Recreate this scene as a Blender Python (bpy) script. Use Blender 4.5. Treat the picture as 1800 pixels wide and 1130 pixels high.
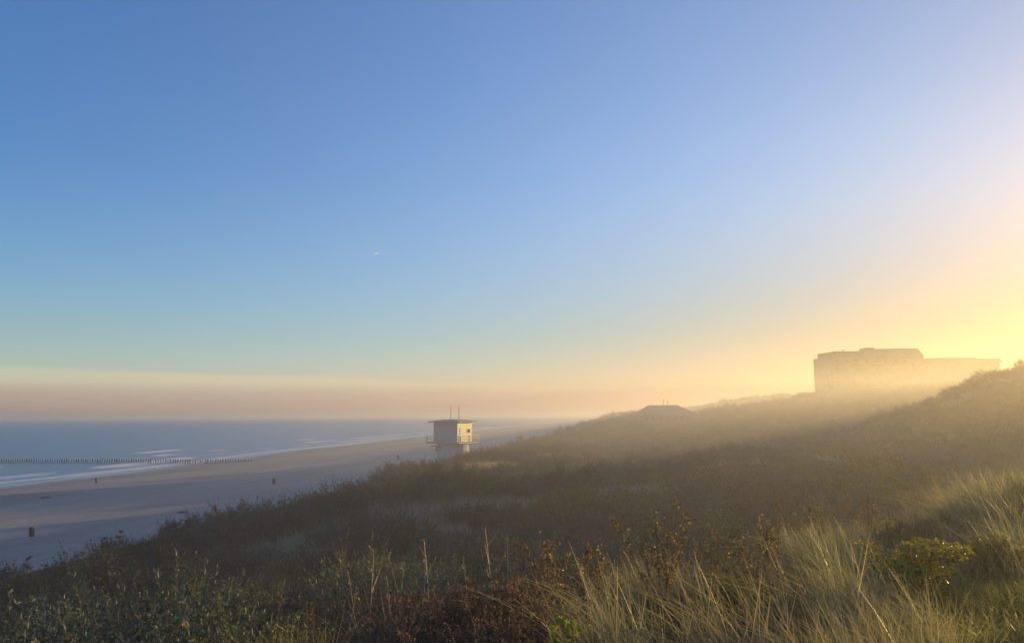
import bpy, math
import numpy as np
from mathutils import Matrix, Vector

for o in list(bpy.data.objects):
    bpy.data.objects.remove(o, do_unlink=True)
SC = bpy.context.scene
COL = SC.collection
R = math.radians

# ------------------------------------------------------------------ camera
# world: X inland, Y along the coast, sea level z = 0, camera above the origin
EYE = 14.0
YAW, PITCH, ROLL = R(8.9), R(7.08), R(0.36)
fwd = Vector((-math.sin(YAW) * math.cos(PITCH), math.cos(YAW) * math.cos(PITCH), math.sin(PITCH)))
right = Vector((math.cos(YAW), math.sin(YAW), 0))
up = right.cross(fwd)
r2 = right * math.cos(ROLL) - up * math.sin(ROLL)
u2 = up * math.cos(ROLL) + right * math.sin(ROLL)
cam = bpy.data.cameras.new('camera')
cam.sensor_width = 36.0
cam.lens = 26.8
cam.clip_start = 0.1
cam.clip_end = 60000
camo = bpy.data.objects.new('camera', cam)
COL.objects.link(camo)
camo.matrix_world = Matrix(((r2.x, u2.x, -fwd.x, 0), (r2.y, u2.y, -fwd.y, 0), (r2.z, u2.z, -fwd.z, EYE), (0, 0, 0, 1)))
SC.camera = camo

# ------------------------------------------------------------------ sky, sun, exposure
SUN_AZ, SUN_EL = R(45.0), R(6.2)          # azimuth from +Y towards +X
SKY_STRENGTH = 0.15
SUN_STRENGTH = 5.0
world = bpy.data.worlds.new('World')
SC.world = world
world.use_nodes = True
wn, wl = world.node_tree.nodes, world.node_tree.links
wn.clear()
sky = wn.new('ShaderNodeTexSky')
sky.sky_type = 'NISHITA'
sky.sun_disc = False
sky.sun_elevation = SUN_EL
sky.sun_rotation = SUN_AZ
sky.air_density = 1.25
sky.dust_density = 0.25
sky.ozone_density = 4.5
bg = wn.new('ShaderNodeBackground')
bg.inputs['Strength'].default_value = SKY_STRENGTH
wo = wn.new('ShaderNodeOutputWorld')
wb = wn.new('ShaderNodeMix'); wb.data_type = 'RGBA'; wb.blend_type = 'MULTIPLY'
wb.inputs[0].default_value = 1.0
wb.inputs[7].default_value = (1.06, 1.0, 1.18, 1)      # white balance of the sky
wl.new(sky.outputs[0], wb.inputs[6])
# the band of sunlit aerosol and thin low cloud along the whole horizon
wtc = wn.new('ShaderNodeTexCoord')
wsx = wn.new('ShaderNodeSeparateXYZ')
wl.new(wtc.outputs['Generated'], wsx.inputs[0])
hrp = wn.new('ShaderNodeValToRGB')
wl.new(wsx.outputs[2], hrp.inputs[0])
els = hrp.color_ramp.elements
els[0].position = 0.0; els[0].color = (1.02, 1.10, 1.48, 1)
els[1].position = 0.30; els[1].color = (1.0, 1.0, 1.0, 1)
e = els.new(0.024); e.color = (1.28, 1.22, 1.34, 1)
e = els.new(0.05); e.color = (1.42, 1.28, 1.24, 1)
e = els.new(0.10); e.color = (1.30, 1.16, 1.02, 1)
hm = wn.new('ShaderNodeMix'); hm.data_type = 'RGBA'; hm.blend_type = 'MULTIPLY'
hm.inputs[0].default_value = 1.0
wl.new(wb.outputs[2], hm.inputs[6]); wl.new(hrp.outputs[0], hm.inputs[7])
def wmath(op, a, b=None, clamp=False):
    q = wn.new('ShaderNodeMath'); q.operation = op; q.use_clamp = clamp
    for i, v in enumerate((a, b)):
        if v is None: continue
        if hasattr(v, 'links'): wl.new(v, q.inputs[i])
        else: q.inputs[i].default_value = v
    return q.outputs[0]
def wmap(v, a, b, c, d):
    q = wn.new('ShaderNodeMapRange'); q.interpolation_type = 'SMOOTHSTEP'
    wl.new(v, q.inputs[0])
    for i, k in enumerate((a, b, c, d)):
        if hasattr(k, 'links'): wl.new(k, q.inputs[i + 1])
        else: q.inputs[i + 1].default_value = k
    return q.outputs[0]
def wtint(col, fac, rgb):
    q = wn.new('ShaderNodeMix'); q.data_type = 'RGBA'; q.blend_type = 'MULTIPLY'
    wl.new(fac, q.inputs[0]); wl.new(col, q.inputs[6]); q.inputs[7].default_value = (*rgb, 1)
    return q.outputs[2]
# aerosol reddening round the low sun, strongest near the horizon
wdot = wn.new('ShaderNodeVectorMath'); wdot.operation = 'DOT_PRODUCT'
wl.new(wtc.outputs['Generated'], wdot.inputs[0])
wdot.inputs[1].default_value = (math.sin(SUN_AZ) * math.cos(SUN_EL), math.cos(SUN_AZ) * math.cos(SUN_EL), math.sin(SUN_EL))
dpos = wmath('MAXIMUM', wdot.outputs['Value'], 0.0)
near = wmath('POWER', dpos, 2.2)
low = wmap(wsx.outputs[2], .0, .34, 1.0, .0)
c1 = wtint(hm.outputs[2], wmath('MULTIPLY', near, low), (.56, .275, .115))
c1 = wtint(c1, wmath('POWER', dpos, 5.0), (1.05, .88, .66))
c1 = wtint(c1, wmath('MULTIPLY', dpos, wmath('SUBTRACT', 1.0, low)), (2.3, 1.38, 1.02))
# thin low cloud bank, ragged along its top
wnz = wn.new('ShaderNodeTexNoise'); wnz.inputs['Scale'].default_value = 2.2; wnz.inputs['Detail'].default_value = 6.0
wmp = wn.new('ShaderNodeMapping'); wmp.inputs['Scale'].default_value = (1, 1, 5)
wl.new(wtc.outputs['Generated'], wmp.inputs[0]); wl.new(wmp.outputs[0], wnz.inputs['Vector'])
edge = wmath('SUBTRACT', wmath('ADD', wmath('MULTIPLY', wnz.outputs['Fac'], .024), .052), wmath('MULTIPLY', dpos, .030))
body = wmap(wsx.outputs[2], wmath('SUBTRACT', edge, .007), edge, 1.0, .0)
deep = wmap(wsx.outputs[2], .026, .046, 1.0, .0)
shy = wmap(dpos, .45, .85, 1.0, .0)            # the bank thins out towards the sun
c2 = wtint(c1, wmath('MULTIPLY', body, shy), (1.20, 1.10, 1.04))
c2 = wtint(c2, wmath('MULTIPLY', deep, shy), (.80, .80, .98))
wl.new(c2, bg.inputs[0])
wl.new(bg.outputs[0], wo.inputs[0])

sun = bpy.data.lights.new('sun', 'SUN')
sun.energy = SUN_STRENGTH
sun.angle = R(1.5)              # the low sun is softened by the mist
sun.color = (1.0, 0.66, 0.22)
suno = bpy.data.objects.new('sun', sun)
COL.objects.link(suno)
sdir = Vector((math.sin(SUN_AZ) * math.cos(SUN_EL), math.cos(SUN_AZ) * math.cos(SUN_EL), math.sin(SUN_EL)))
suno.rotation_euler = (-sdir).to_track_quat('-Z', 'Y').to_euler()
suno.location = sdir * 300

SC.view_settings.view_transform = 'Standard'
SC.view_settings.look = 'None'
SC.view_settings.exposure = 0.8
SC.view_settings.gamma = 1.0
SC.view_settings.use_curve_mapping = False
SC.render.engine = 'CYCLES'
SC.cycles.use_denoising = True
SC.cycles.max_bounces = 6
SC.cycles.volume_bounces = 0

# ------------------------------------------------------------------ helpers
rng = np.random.default_rng(11)

def _hash(ix, iy, seed):
    h = (ix.astype(np.int64) * 374761393 + iy.astype(np.int64) * 668265263 + seed * 1442695041) & 0xFFFFFFFF
    h = ((h ^ (h >> 13)) * 1274126177) & 0xFFFFFFFF
    return ((h ^ (h >> 16)) & 0xFFFF) / 65535.0

def vnoise(x, y, seed=0):
    x = np.asarray(x, float); y = np.asarray(y, float)
    ix, iy = np.floor(x), np.floor(y)
    fx, fy = x - ix, y - iy
    fx = fx * fx * (3 - 2 * fx); fy = fy * fy * (3 - 2 * fy)
    a = _hash(ix, iy, seed); b = _hash(ix + 1, iy, seed)
    c = _hash(ix, iy + 1, seed); d = _hash(ix + 1, iy + 1, seed)
    return (a * (1 - fx) + b * fx) * (1 - fy) + (c * (1 - fx) + d * fx) * fy - 0.5

def fbm(x, y, seed=0, octaves=4):
    s, a = 0, 1.0
    for k in range(octaves):
        s = s + a * vnoise(np.asarray(x) * 2 ** k, np.asarray(y) * 2 ** k, seed + k)
        a *= 0.5
    return s

def sstep(a, b, x):
    t = np.clip((np.asarray(x, float) - a) / (b - a), 0, 1)
    return t * t * (3 - 2 * t)

CY, SY = math.cos(YAW), math.sin(YAW)
def at(px, d):
    """plan position of a photo column px (of 1800) at ground depth d metres"""
    l = (px - 900) / 1340.0 * d
    return (l * CY - d * SY, l * SY + d * CY)

# ------------------------------------------------------------------ terrain height
PX = np.array([-900, -260, -150, -140, -110, -60, -46, -40, -33, -26, -18, -10, 0, 20, 45, 80, 110, 140, 200, 400, 900, 6000.])
PZ = np.array([-9, -3.5, -.6, .0, .75, 2.1, 2.7, 3.2, 4.8, 6.5, 7.4, 8.0, 8.4, 8.6, 9.4, 12.5, 16, 18.5, 20, 16, 8, 6.])

def shore_shift(Y):
    Y = np.asarray(Y, float)
    return -6 * sstep(150, 300, Y) - 14 * sstep(250, 900, Y) + 3.0 * np.sin(Y / 95.0) + 1.2 * np.sin(Y / 31.0 + 1)

def height(X, Y):
    X = np.asarray(X, float); Y = np.asarray(Y, float)
    w = sstep(-60, -120, X)
    v = np.interp(X - shore_shift(Y) * w, PX, PZ)
    land = sstep(-34, -10, X)
    v = v + 2.4 * sstep(70, 240, Y) * land + 1.3 * sstep(10, 50, X) * sstep(45, 200, Y)
    v = v + 1.3 * np.exp(-((X + 13) / 9) ** 2 - ((Y - 128) / 30) ** 2)          # hump beside the watch hut
    v = v + 10.8 * np.exp(-((X - 61) / 17) ** 2 - ((Y - 118) / 22) ** 2)          # hill on the right
    v = v + 8.2 * np.exp(-((X - 90) / 16) ** 2 - ((Y - 106) / 18) ** 2)          # unseen higher shoulder, added to keep sun off the lower-left slope
    v = v + 5.0 * np.exp(-((X - 85) / 40) ** 2 - ((Y - 290) / 60) ** 2)           # knoll under the hotel
    v = v + 6.5 * sstep(0, 140, X) * np.exp(-((Y - 850) / 260) ** 2)            # far ridge
    v = v - 2.2 * np.exp(-((X - 3) / 15) ** 2 - ((Y - 165) / 48) ** 2)           # saddle towards the pavilion
    v = v - 1.1 * np.exp(-((X + 6) / 13) ** 2 - ((Y - 92) / 34) ** 2)            # shallow hollow before the hump
    v = v + 1.5 * np.exp(-((X + 21.5) / 6.5) ** 2 - ((Y - 92) / 22) ** 2)          # crest in front of the watch hut
    amp = sstep(-42, -26, X)
    v = v + amp * (1.2 * fbm(X / 14.0, Y / 14.0, 3) + 1.5 * fbm(X / 22.0, Y / 26.0, 5, 2) * sstep(22, 45, Y) * sstep(-26, -14, X) + 0.35 * fbm(X / 3.5, Y / 3.5, 9, 2) + 1.5 * fbm(X / 7.5, Y / 7.5, 6, 1) * sstep(-25, -17, X))
    v = v + amp * 2.2 * fbm(X / 60.0, Y / 60.0, 21, 3) * sstep(60, 160, Y)
    # beach ripples and tyre-worn unevenness
    v = v + (1 - amp) * sstep(-150, -120, X) * (0.10 * fbm(X / 9.0, Y / 26.0, 31, 3) + .05 * fbm(X / 2.2, Y / 3.0, 41, 2))
    # the knoll the camera stands on
    l = X * CY + Y * SY
    d = -X * SY + Y * CY
    s = (l + 5) * (-.625) + (d - 5) * .78 + 0.9 * fbm(X / 4.0, Y / 4.0, 55, 2)
    sp = np.log1p(np.exp(np.clip(s + 3.0, -30, 30)))
    k = 12.35 - .35 * sp + .22 * fbm(X / 2.6, Y / 2.6, 77, 3)
    k = k + .75 * np.exp(-((X - 7.2) / 4.0) ** 2 - ((Y - 14.6) / 3.6) ** 2)       # mound at the right
    k = k - 14 * sstep(20, 45, d) - 8 * sstep(16, 40, X)
    b = 1.2
    m = np.maximum(v, k)
    return m + b * np.log1p(np.exp(-np.abs(v - k) / b)) * sstep(30, 12, d) * .6

def hz(x, y):
    return float(height(np.array([x]), np.array([y]))[0])

# ------------------------------------------------------------------ node helpers
def material(name):
    m = bpy.data.materials.new(name)
    m.use_nodes = True
    m.node_tree.nodes.clear()
    return m, m.node_tree.nodes, m.node_tree.links

def N(nodes, kind, **kw):
    n = nodes.new(kind)
    for k, v in kw.items():
        if k in n.inputs:
            n.inputs[k].default_value = v
        else:
            setattr(n, k, v)
    return n

def ramp(nodes, stops):
    n = nodes.new('ShaderNodeValToRGB')
    e = n.color_ramp.elements
    while len(e) > 1:
        e.remove(e[-1])
    for i, (p, c) in enumerate(stops):
        x = e[0] if i == 0 else e.new(p)
        x.position = p
        x.color = (c[0], c[1], c[2], 1)
    return n

def plain(name, color, rough=.7, var=.15, scale=3.0, metallic=0.0, bump=0.0):
    m, n, l = material(name)
    out = N(n, 'ShaderNodeOutputMaterial')
    p = N(n, 'ShaderNodeBsdfPrincipled', Roughness=rough, Metallic=metallic)
    tc = N(n, 'ShaderNodeTexCoord')
    nz = N(n, 'ShaderNodeTexNoise', Scale=scale, Detail=5.0, Roughness=.65)
    l.new(tc.outputs['Object'], nz.inputs['Vector'])
    rp = ramp(n, [(.3, [c * (1 - var) for c in color]), (.7, [min(1, c * (1 + var)) for c in color])])
    l.new(nz.outputs['Fac'], rp.inputs[0])
    l.new(rp.outputs[0], p.inputs['Base Color'])
    if bump:
        b = N(n, 'ShaderNodeBump', Strength=bump, Distance=.02)
        l.new(nz.outputs['Fac'], b.inputs['Height'])
        l.new(b.outputs[0], p.inputs['Normal'])
    l.new(p.outputs[0], out.inputs[0])
    return m

# ------------------------------------------------------------------ mesh helpers
def mesh_from(name, verts, faces, mat=None, smooth=False, attrs=None):
    me = bpy.data.meshes.new(name)
    verts = np.asarray(verts, np.float32)
    faces = np.asarray(faces, np.int32)
    k = faces.shape[1]
    me.vertices.add(len(verts))
    me.vertices.foreach_set('co', verts.ravel())
    me.loops.add(faces.size)
    me.loops.foreach_set('vertex_index', faces.ravel())
    me.polygons.add(len(faces))
    me.polygons.foreach_set('loop_start', np.arange(0, faces.size, k, dtype=np.int32))
    me.polygons.foreach_set('loop_total', np.full(len(faces), k, np.int32))
    if smooth:
        me.polygons.foreach_set('use_smooth', np.ones(len(faces), bool))
    for an, dom, arr in (attrs or []):
        a = me.attributes.new(an, 'FLOAT', dom)
        a.data.foreach_set('value', np.asarray(arr, np.float32))
    me.update()
    me.validate()
    if mat:
        me.materials.append(mat)
    return me

def link(name, me, parent=None, loc=(0, 0, 0), rz=0.0, **props):
    o = bpy.data.objects.new(name, me)
    COL.objects.link(o)
    o.location = loc
    o.rotation_euler = (0, 0, rz)
    if parent:
        o.parent = parent
    for k, v in props.items():
        o[k] = v
    return o

def grid_mesh(name, xs, ys, zf, mat, attrs=None):
    gx, gy = np.meshgrid(xs, ys)
    z = zf(gx, gy)
    v = np.stack([gx.ravel(), gy.ravel(), z.ravel()], 1)
    nx, ny = len(xs), len(ys)
    i = np.arange(nx - 1)[None, :] + np.arange(ny - 1)[:, None] * nx
    f = np.stack([i, i + 1, i + nx + 1, i + nx], -1).reshape(-1, 4)
    return mesh_from(name, v, f, mat, True, attrs(gx.ravel(), gy.ravel()) if attrs else None)

class MB:
    """collects solid shapes into one mesh"""
    def __init__(s):
        s.v, s.f = [], []
    def add(s, v, f):
        b = len(s.v)
        s.v += [tuple(p) for p in v]
        s.f += [tuple(i + b for i in q) for q in f]
        return s
    def box(s, x0, x1, y0, y1, z0, z1):
        return s.add([(x0, y0, z0), (x1, y0, z0), (x1, y1, z0), (x0, y1, z0), (x0, y0, z1), (x1, y0, z1), (x1, y1, z1), (x0, y1, z1)],
                     [(0, 3, 2, 1), (4, 5, 6, 7), (0, 1, 5, 4), (1, 2, 6, 5), (2, 3, 7, 6), (3, 0, 4, 7)])
    def lathe(s, prof, n=16, c=(0, 0)):
        v, f = [], []
        for r, z in prof:
            for k in range(n):
                a = 2 * math.pi * k / n
                v.append((c[0] + r * math.cos(a), c[1] + r * math.sin(a), z))
        for j in range(len(prof) - 1):
            for k in range(n):
                k2 = (k + 1) % n
                f.append((j * n + k, j * n + k2, (j + 1) * n + k2, (j + 1) * n + k))
        f.append(tuple(range(n))[::-1]); f.append(tuple(range((len(prof) - 1) * n, len(prof) * n)))
        return s.add(v, f)
    def tube(s, p0, p1, r0, r1=None, n=8):
        r1 = r0 if r1 is None else r1
        p0, p1 = Vector(p0), Vector(p1)
        d = (p1 - p0).normalized()
        a = d.orthogonal().normalized(); b = d.cross(a)
        v = [p0 + (a * math.cos(t) + b * math.sin(t)) * r0 for t in [2 * math.pi * k / n for k in range(n)]]
        v += [p1 + (a * math.cos(t) + b * math.sin(t)) * r1 for t in [2 * math.pi * k / n for k in range(n)]]
        f = [(k, (k + 1) % n, n + (k + 1) % n, n + k) for k in range(n)] + [tuple(range(n))[::-1], tuple(range(n, 2 * n))]
        return s.add(v, f)
    def prism(s, poly, y0, y1):
        n = len(poly)
        v = [(x, y0, z) for x, z in poly] + [(x, y1, z) for x, z in poly]
        f = [(k, (k + 1) % n, n + (k + 1) % n, n + k) for k in range(n)] + [tuple(range(n))[::-1], tuple(range(n, 2 * n))]
        return s.add(v, f)
    def mesh(s, name, mat, bevel=0.0):
        import bmesh
        me = bpy.data.meshes.new(name)
        me.from_pydata(s.v, [], s.f)
        bm = bmesh.new(); bm.from_mesh(me)
        bmesh.ops.recalc_face_normals(bm, faces=bm.faces)
        if bevel:
            bmesh.ops.bevel(bm, geom=bm.edges[:], offset=bevel, segments=1, affect='EDGES', profile=.5)
        bm.to_mesh(me); bm.free()
        me.materials.append(mat)
        return me
    def build(s, name, mat, parent=None, loc=(0, 0, 0), rz=0.0, bevel=0.0, **props):
        return link(name, s.mesh(name, mat, bevel), parent, loc, rz, **props)

def thing(name, label, cat, loc=(0, 0, 0), rz=0.0, group=None, **props):
    o = bpy.data.objects.new(name, None)
    COL.objects.link(o)
    o.empty_display_size = .2
    o.location = loc
    o.rotation_euler = (0, 0, rz)
    o['label'] = label; o['category'] = cat
    if group:
        o['group'] = group
    for k, v in props.items():
        o[k] = v
    return o

# ================================================================== the setting
# ---- dune ground
m_dune, n, l = material('dune_soil')
out = N(n, 'ShaderNodeOutputMaterial')
p = N(n, 'ShaderNodeBsdfPrincipled', Roughness=.95)
p.inputs['Specular IOR Level'].default_value = .15
geo = N(n, 'ShaderNodeNewGeometry')
nz = N(n, 'ShaderNodeTexNoise', Scale=.35, Detail=7.0, Roughness=.7)
l.new(geo.outputs['Position'], nz.inputs['Vector'])
rp = ramp(n, [(.3, (.028, .030, .014)), (.5, (.050, .040, .022)), (.66, (.075, .066, .034)), (.8, (.13, .10, .06))])
l.new(nz.outputs['Fac'], rp.inputs[0]); l.new(rp.outputs[0], p.inputs['Base Color'])
nb = N(n, 'ShaderNodeTexNoise', Scale=3.0, Detail=8.0, Roughness=.75)
l.new(geo.outputs['Position'], nb.inputs['Vector'])
bp = N(n, 'ShaderNodeBump', Strength=1.0, Distance=.25)
l.new(nb.outputs['Fac'], bp.inputs['Height']); l.new(bp.outputs[0], p.inputs['Normal'])
l.new(p.outputs[0], out.inputs[0])

XSPLIT = -44.0
def graded(*segs):
    a = [np.linspace(s0, s1, k, endpoint=False) for s0, s1, k in segs]
    return np.concatenate(a + [[segs[-1][1]]])
dxs = graded((XSPLIT, 30, 130), (30, 160, 110), (160, 420, 60), (420, 1500, 30), (1500, 9000, 20))
dys = graded((-400, -20, 20), (-20, 40, 110), (40, 200, 160), (200, 500, 100), (500, 1500, 60), (1500, 11500, 40))
me = grid_mesh('dune_ground', dxs, dys, height, m_dune)
link('dune_ground', me, kind='structure', label='dark soil and sand of the overgrown dunes', category='dune')

# ---- beach
m_sand, n, l = material('beach_sand')
out = N(n, 'ShaderNodeOutputMaterial')
p = N(n, 'ShaderNodeBsdfPrincipled', Roughness=.9)
geo = N(n, 'ShaderNodeNewGeometry')
wet = N(n, 'ShaderNodeAttribute', attribute_name='wet')
mp = N(n, 'ShaderNodeMapping'); mp.inputs['Scale'].default_value = (.10, .022, .1)
l.new(geo.outputs['Position'], mp.inputs['Vector'])
nz = N(n, 'ShaderNodeTexNoise', Scale=1.0, Detail=8.0, Roughness=.62)
l.new(mp.outputs[0], nz.inputs['Vector'])
rp = ramp(n, [(.30, (.26, .225, .185)), (.5, (.345, .30, .25)), (.68, (.40, .355, .30))])
l.new(nz.outputs['Fac'], rp.inputs[0])
nz2 = N(n, 'ShaderNodeTexNoise', Scale=.9, Detail=6.0, Roughness=.7)
l.new(geo.outputs['Position'], nz2.inputs['Vector'])
rp2 = ramp(n, [(.35, (.76, .76, .77)), (.65, (1.0, 1.0, 1.0))])
l.new(nz2.outputs['Fac'], rp2.inputs[0])
mu = N(n, 'ShaderNodeMix', data_type='RGBA', blend_type='MULTIPLY'); mu.inputs[0].default_value = 1
l.new(rp.outputs[0], mu.inputs[6]); l.new(rp2.outputs[0], mu.inputs[7])
mx = N(n, 'ShaderNodeMix', data_type='RGBA')
l.new(wet.outputs['Fac'], mx.inputs[0]); l.new(mu.outputs[2], mx.inputs[6]); mx.inputs[7].default_value = (.15, .125, .10, 1)
l.new(mx.outputs[2], p.inputs['Base Color'])
rr = N(n, 'ShaderNodeMapRange'); rr.inputs[3].default_value = .95; rr.inputs[4].default_value = .25
l.new(wet.outputs['Fac'], rr.inputs[0]); l.new(rr.outputs[0], p.inputs['Roughness'])
nb = N(n, 'ShaderNodeTexNoise', Scale=2.5, Detail=6.0, Roughness=.7)
l.new(geo.outputs['Position'], nb.inputs['Vector'])
bst = N(n, 'ShaderNodeMapRange'); bst.inputs[3].default_value = .5; bst.inputs[4].default_value = .04
l.new(wet.outputs['Fac'], bst.inputs[0])
bp = N(n, 'ShaderNodeBump', Distance=.12)
l.new(bst.outputs[0], bp.inputs['Strength'])
l.new(nb.outputs['Fac'], bp.inputs['Height']); l.new(bp.outputs[0], p.inputs['Normal'])
l.new(p.outputs[0], out.inputs[0])

def wetness(X, Y):
    z = height(X, Y)
    return [('wet', 'POINT', 1 - sstep(.12, .62, z + .18 * fbm(X / 20., Y / 60., 63, 2)))]
bxs = graded((-420, -180, 20), (-180, -120, 60), (-120, XSPLIT, 60))
bys = graded((-400, 40, 30), (40, 300, 170), (300, 1000, 120), (1000, 11500, 60))
me = grid_mesh('beach', bxs, bys, height, m_sand, wetness)
link('beach', me, kind='structure', label='wide flat sandy beach between the dunes and the sea', category='beach')

# ---- sea
m_sea, n, l = material('sea_water')
out = N(n, 'ShaderNodeOutputMaterial')
p = N(n, 'ShaderNodeBsdfPrincipled', Roughness=.32, IOR=1.33)
p.inputs['Base Color'].default_value = (.09, .19, .29, 1)
geo = N(n, 'ShaderNodeNewGeometry')
foam = N(n, 'ShaderNodeAttribute', attribute_name='foam')
mp = N(n, 'ShaderNodeMapping'); mp.inputs['Scale'].default_value = (.22, .07, .2)
l.new(geo.outputs['Position'], mp.inputs['Vector'])
nb = N(n, 'ShaderNodeTexNoise', Scale=1.0, Detail=9.0, Roughness=.62)
l.new(mp.outputs[0], nb.inputs['Vector'])
bp = N(n, 'ShaderNodeBump', Strength=1.0, Distance=.9)
l.new(nb.outputs['Fac'], bp.inputs['Height']); l.new(bp.outputs[0], p.inputs['Normal'])
fm = N(n, 'ShaderNodeBsdfDiffuse'); fm.inputs['Color'].default_value = (.60, .63, .66, 1)
mp2 = N(n, 'ShaderNodeMapping'); mp2.inputs['Scale'].default_value = (.5, .16, .5)
l.new(geo.outputs['Position'], mp2.inputs['Vector'])
nf = N(n, 'ShaderNodeTexNoise', Scale=1.3, Detail=8.0, Roughness=.7)
l.new(mp2.outputs[0], nf.inputs['Vector'])
ad = N(n, 'ShaderNodeMath', operation='ADD'); l.new(foam.outputs['Fac'], ad.inputs[0]); l.new(nf.outputs['Fac'], ad.inputs[1])
fr = N(n, 'ShaderNodeMapRange', interpolation_type='SMOOTHSTEP'); fr.inputs[1].default_value = .93; fr.inputs[2].default_value = 1.25
l.new(ad.outputs[0], fr.inputs[0])
ms = N(n, 'ShaderNodeMixShader')
l.new(fr.outputs[0], ms.inputs[0]); l.new(p.outputs[0], ms.inputs[1]); l.new(fm.outputs[0], ms.inputs[2])
l.new(ms.outputs[0], out.inputs[0])

def shoreline(Y):
    return -140.0 + shore_shift(Y)
def surf(X, Y):
    """height and foam of the waves running in: broken crests at uneven distances from the shore"""
    s = shoreline(Y) - X                       # metres out from the water's edge
    z = np.zeros_like(X); f = np.zeros_like(X)
    for k, (d0, a, w) in enumerate([(2.0, .10, 3.0), (15.0, .28, 3.6), (31.0, .40, 4.4), (52.0, .42, 4.4), (78., .30, 5.), (110., .26, 6.0), (150., .22, 7.)]):
        dd = d0 + 2.2 * fbm(Y / 45., Y * 0 + k * 7.3, 90 + k, 3) * (1 + d0 / 40.)
        st = np.clip((.62 if k < 3 else .5) + 1.15 * fbm(Y / 38., Y * 0 + k * 3.1, 120 + k, 3), 0, 1)
        t = (s - dd) / w
        z = z + a * st * np.exp(-t * t)
        br = np.clip(st - (.10 if k == 0 else .30 + .10 * max(0, k - 2)), 0, 1)
        f = np.maximum(f, br * 1.5 * np.exp(-np.where(t > 0, t * 1.5, t * .45) ** 2))
    edge = np.exp(-((s - 1.5) / (2.2 + 3.0 * sstep(150, 500, Y))) ** 2)
    f = np.maximum(f, .75 * edge)
    f = f + .30 * sstep(24, 0, s)
    return z, np.clip(f, 0, 1)
def sea_z(X, Y):
    z, f = surf(X, Y)
    return .06 + z + .06 * fbm(X / 6., Y / 15., 200, 3)
def sea_attr(X, Y):
    return [('foam', 'POINT', surf(X, Y)[1])]
sxs = graded((-12000, -3000, 14), (-3000, -800, 30), (-800, -330, 60), (-330, -128, 240))
sys_ = graded((-400, 40, 30), (40, 420, 330), (420, 1000, 150), (1000, 3000, 80), (3000, 11500, 30))
me = grid_mesh('sea', sxs, sys_, sea_z, m_sea, sea_attr)
link('sea', me, kind='structure', label='grey-blue sea with low surf rolling in', category='sea')

# ---- haze
m_haze, n, l = material('haze_air')
out = N(n, 'ShaderNodeOutputMaterial')
pv = N(n, 'ShaderNodeVolumePrincipled')
pv.inputs['Color'].default_value = (.96, .95, .97, 1)
pv.inputs['Density'].default_value = .00023
pv.inputs['Anisotropy'].default_value = .70
l.new(pv.outputs[0], out.inputs['Volume'])
hb = MB().box(-12500, 9500, -450, 12000, -12, 48)
hz_o = hb.build('haze', m_haze, kind='stuff', label='thin sunlit sea mist over beach and dunes', category='haze')
# ---- bank of ground mist lying over the inland dunes
m_mist, n, l = material('mist_air')
out = N(n, 'ShaderNodeOutputMaterial')
pv = N(n, 'ShaderNodeVolumePrincipled')
pv.inputs['Color'].default_value = (.96, .95, .95, 1)
pv.inputs['Density'].default_value = .0022
pv.inputs['Anisotropy'].default_value = .55
l.new(pv.outputs[0], out.inputs['Volume'])
mist = MB().lathe([(math.cos(a), math.sin(a)) for a in np.linspace(-1.5, 1.5, 15)], 48).build('mist_bank', m_mist, None, (112, 190, 11), 0,
    kind='stuff', label='bank of golden ground mist lying below the hotel', category='mist')
mist.scale = (174, 272, 14)
#__REST__
# ================================================================== built things
m_white = plain('white_paint', (.22, .245, .29), .55, .06)
m_roofgrey = plain('roof_felt', (.20, .20, .20), .85, .15)
m_deck = plain('weathered_deck', (.24, .23, .21), .8, .2)
m_concrete = plain('pale_concrete', (.30, .32, .36), .85, .1, 1.5, bump=.2)
m_dark = plain('dark_metal', (.03, .032, .035), .5, .2)
m_glass = plain('window_glass', (.03, .035, .04), .08, .1)
m_green = plain('dark_green_bin', (.022, .034, .036), .5, .25)
m_grey = plain('grey_bin', (.10, .11, .11), .6, .25)
m_pile = plain('tarred_oak', (.075, .068, .055), .85, .35, 4.0, bump=.4)
m_brick = plain('hotel_brick', (.12, .092, .072), .85, .12, .6)
m_tile = plain('roof_tile', (.22, .14, .115), .8, .2, 1.2)
m_wood = plain('grey_driftwood', (.10, .085, .07), .85, .3, 5.0, bump=.4)

# ---- lifeguard watch hut
hx, hy = at(796, 120)
hut = thing('watch_hut', 'white lifeguard watch hut on a tall base with two thin masts', 'hut', (hx, hy, hz(hx, hy) - .3), YAW + R(-28))
hb = hz(hx, hy) - .3
hut.scale = (1.2, 1.2, 1.0)
ZP = 10.15 - hb                                                     # deck level above the base
MB().lathe([(2.3, -1), (2.2, ZP * .35), (2.05, ZP - .25)], 20).build('column', m_concrete, hut)
MB().box(-2.5, 2.5, -2.5, 2.5, ZP - .24, ZP).build('platform', m_deck, hut, bevel=.02)
cab = MB().box(-1.8, 1.8, -1.8, 1.8, ZP + .003, ZP + 3.0).build('cabin', m_white, hut, bevel=.015)
for k in range(5):                                                  # cladding battens
    MB().box(-1.815, 1.815, -1.815, 1.815, ZP + .45 + k * .5, ZP + .47 + k * .5).build('cladding_batten', m_white, cab)
rf = MB()
q = 2.35
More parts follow.
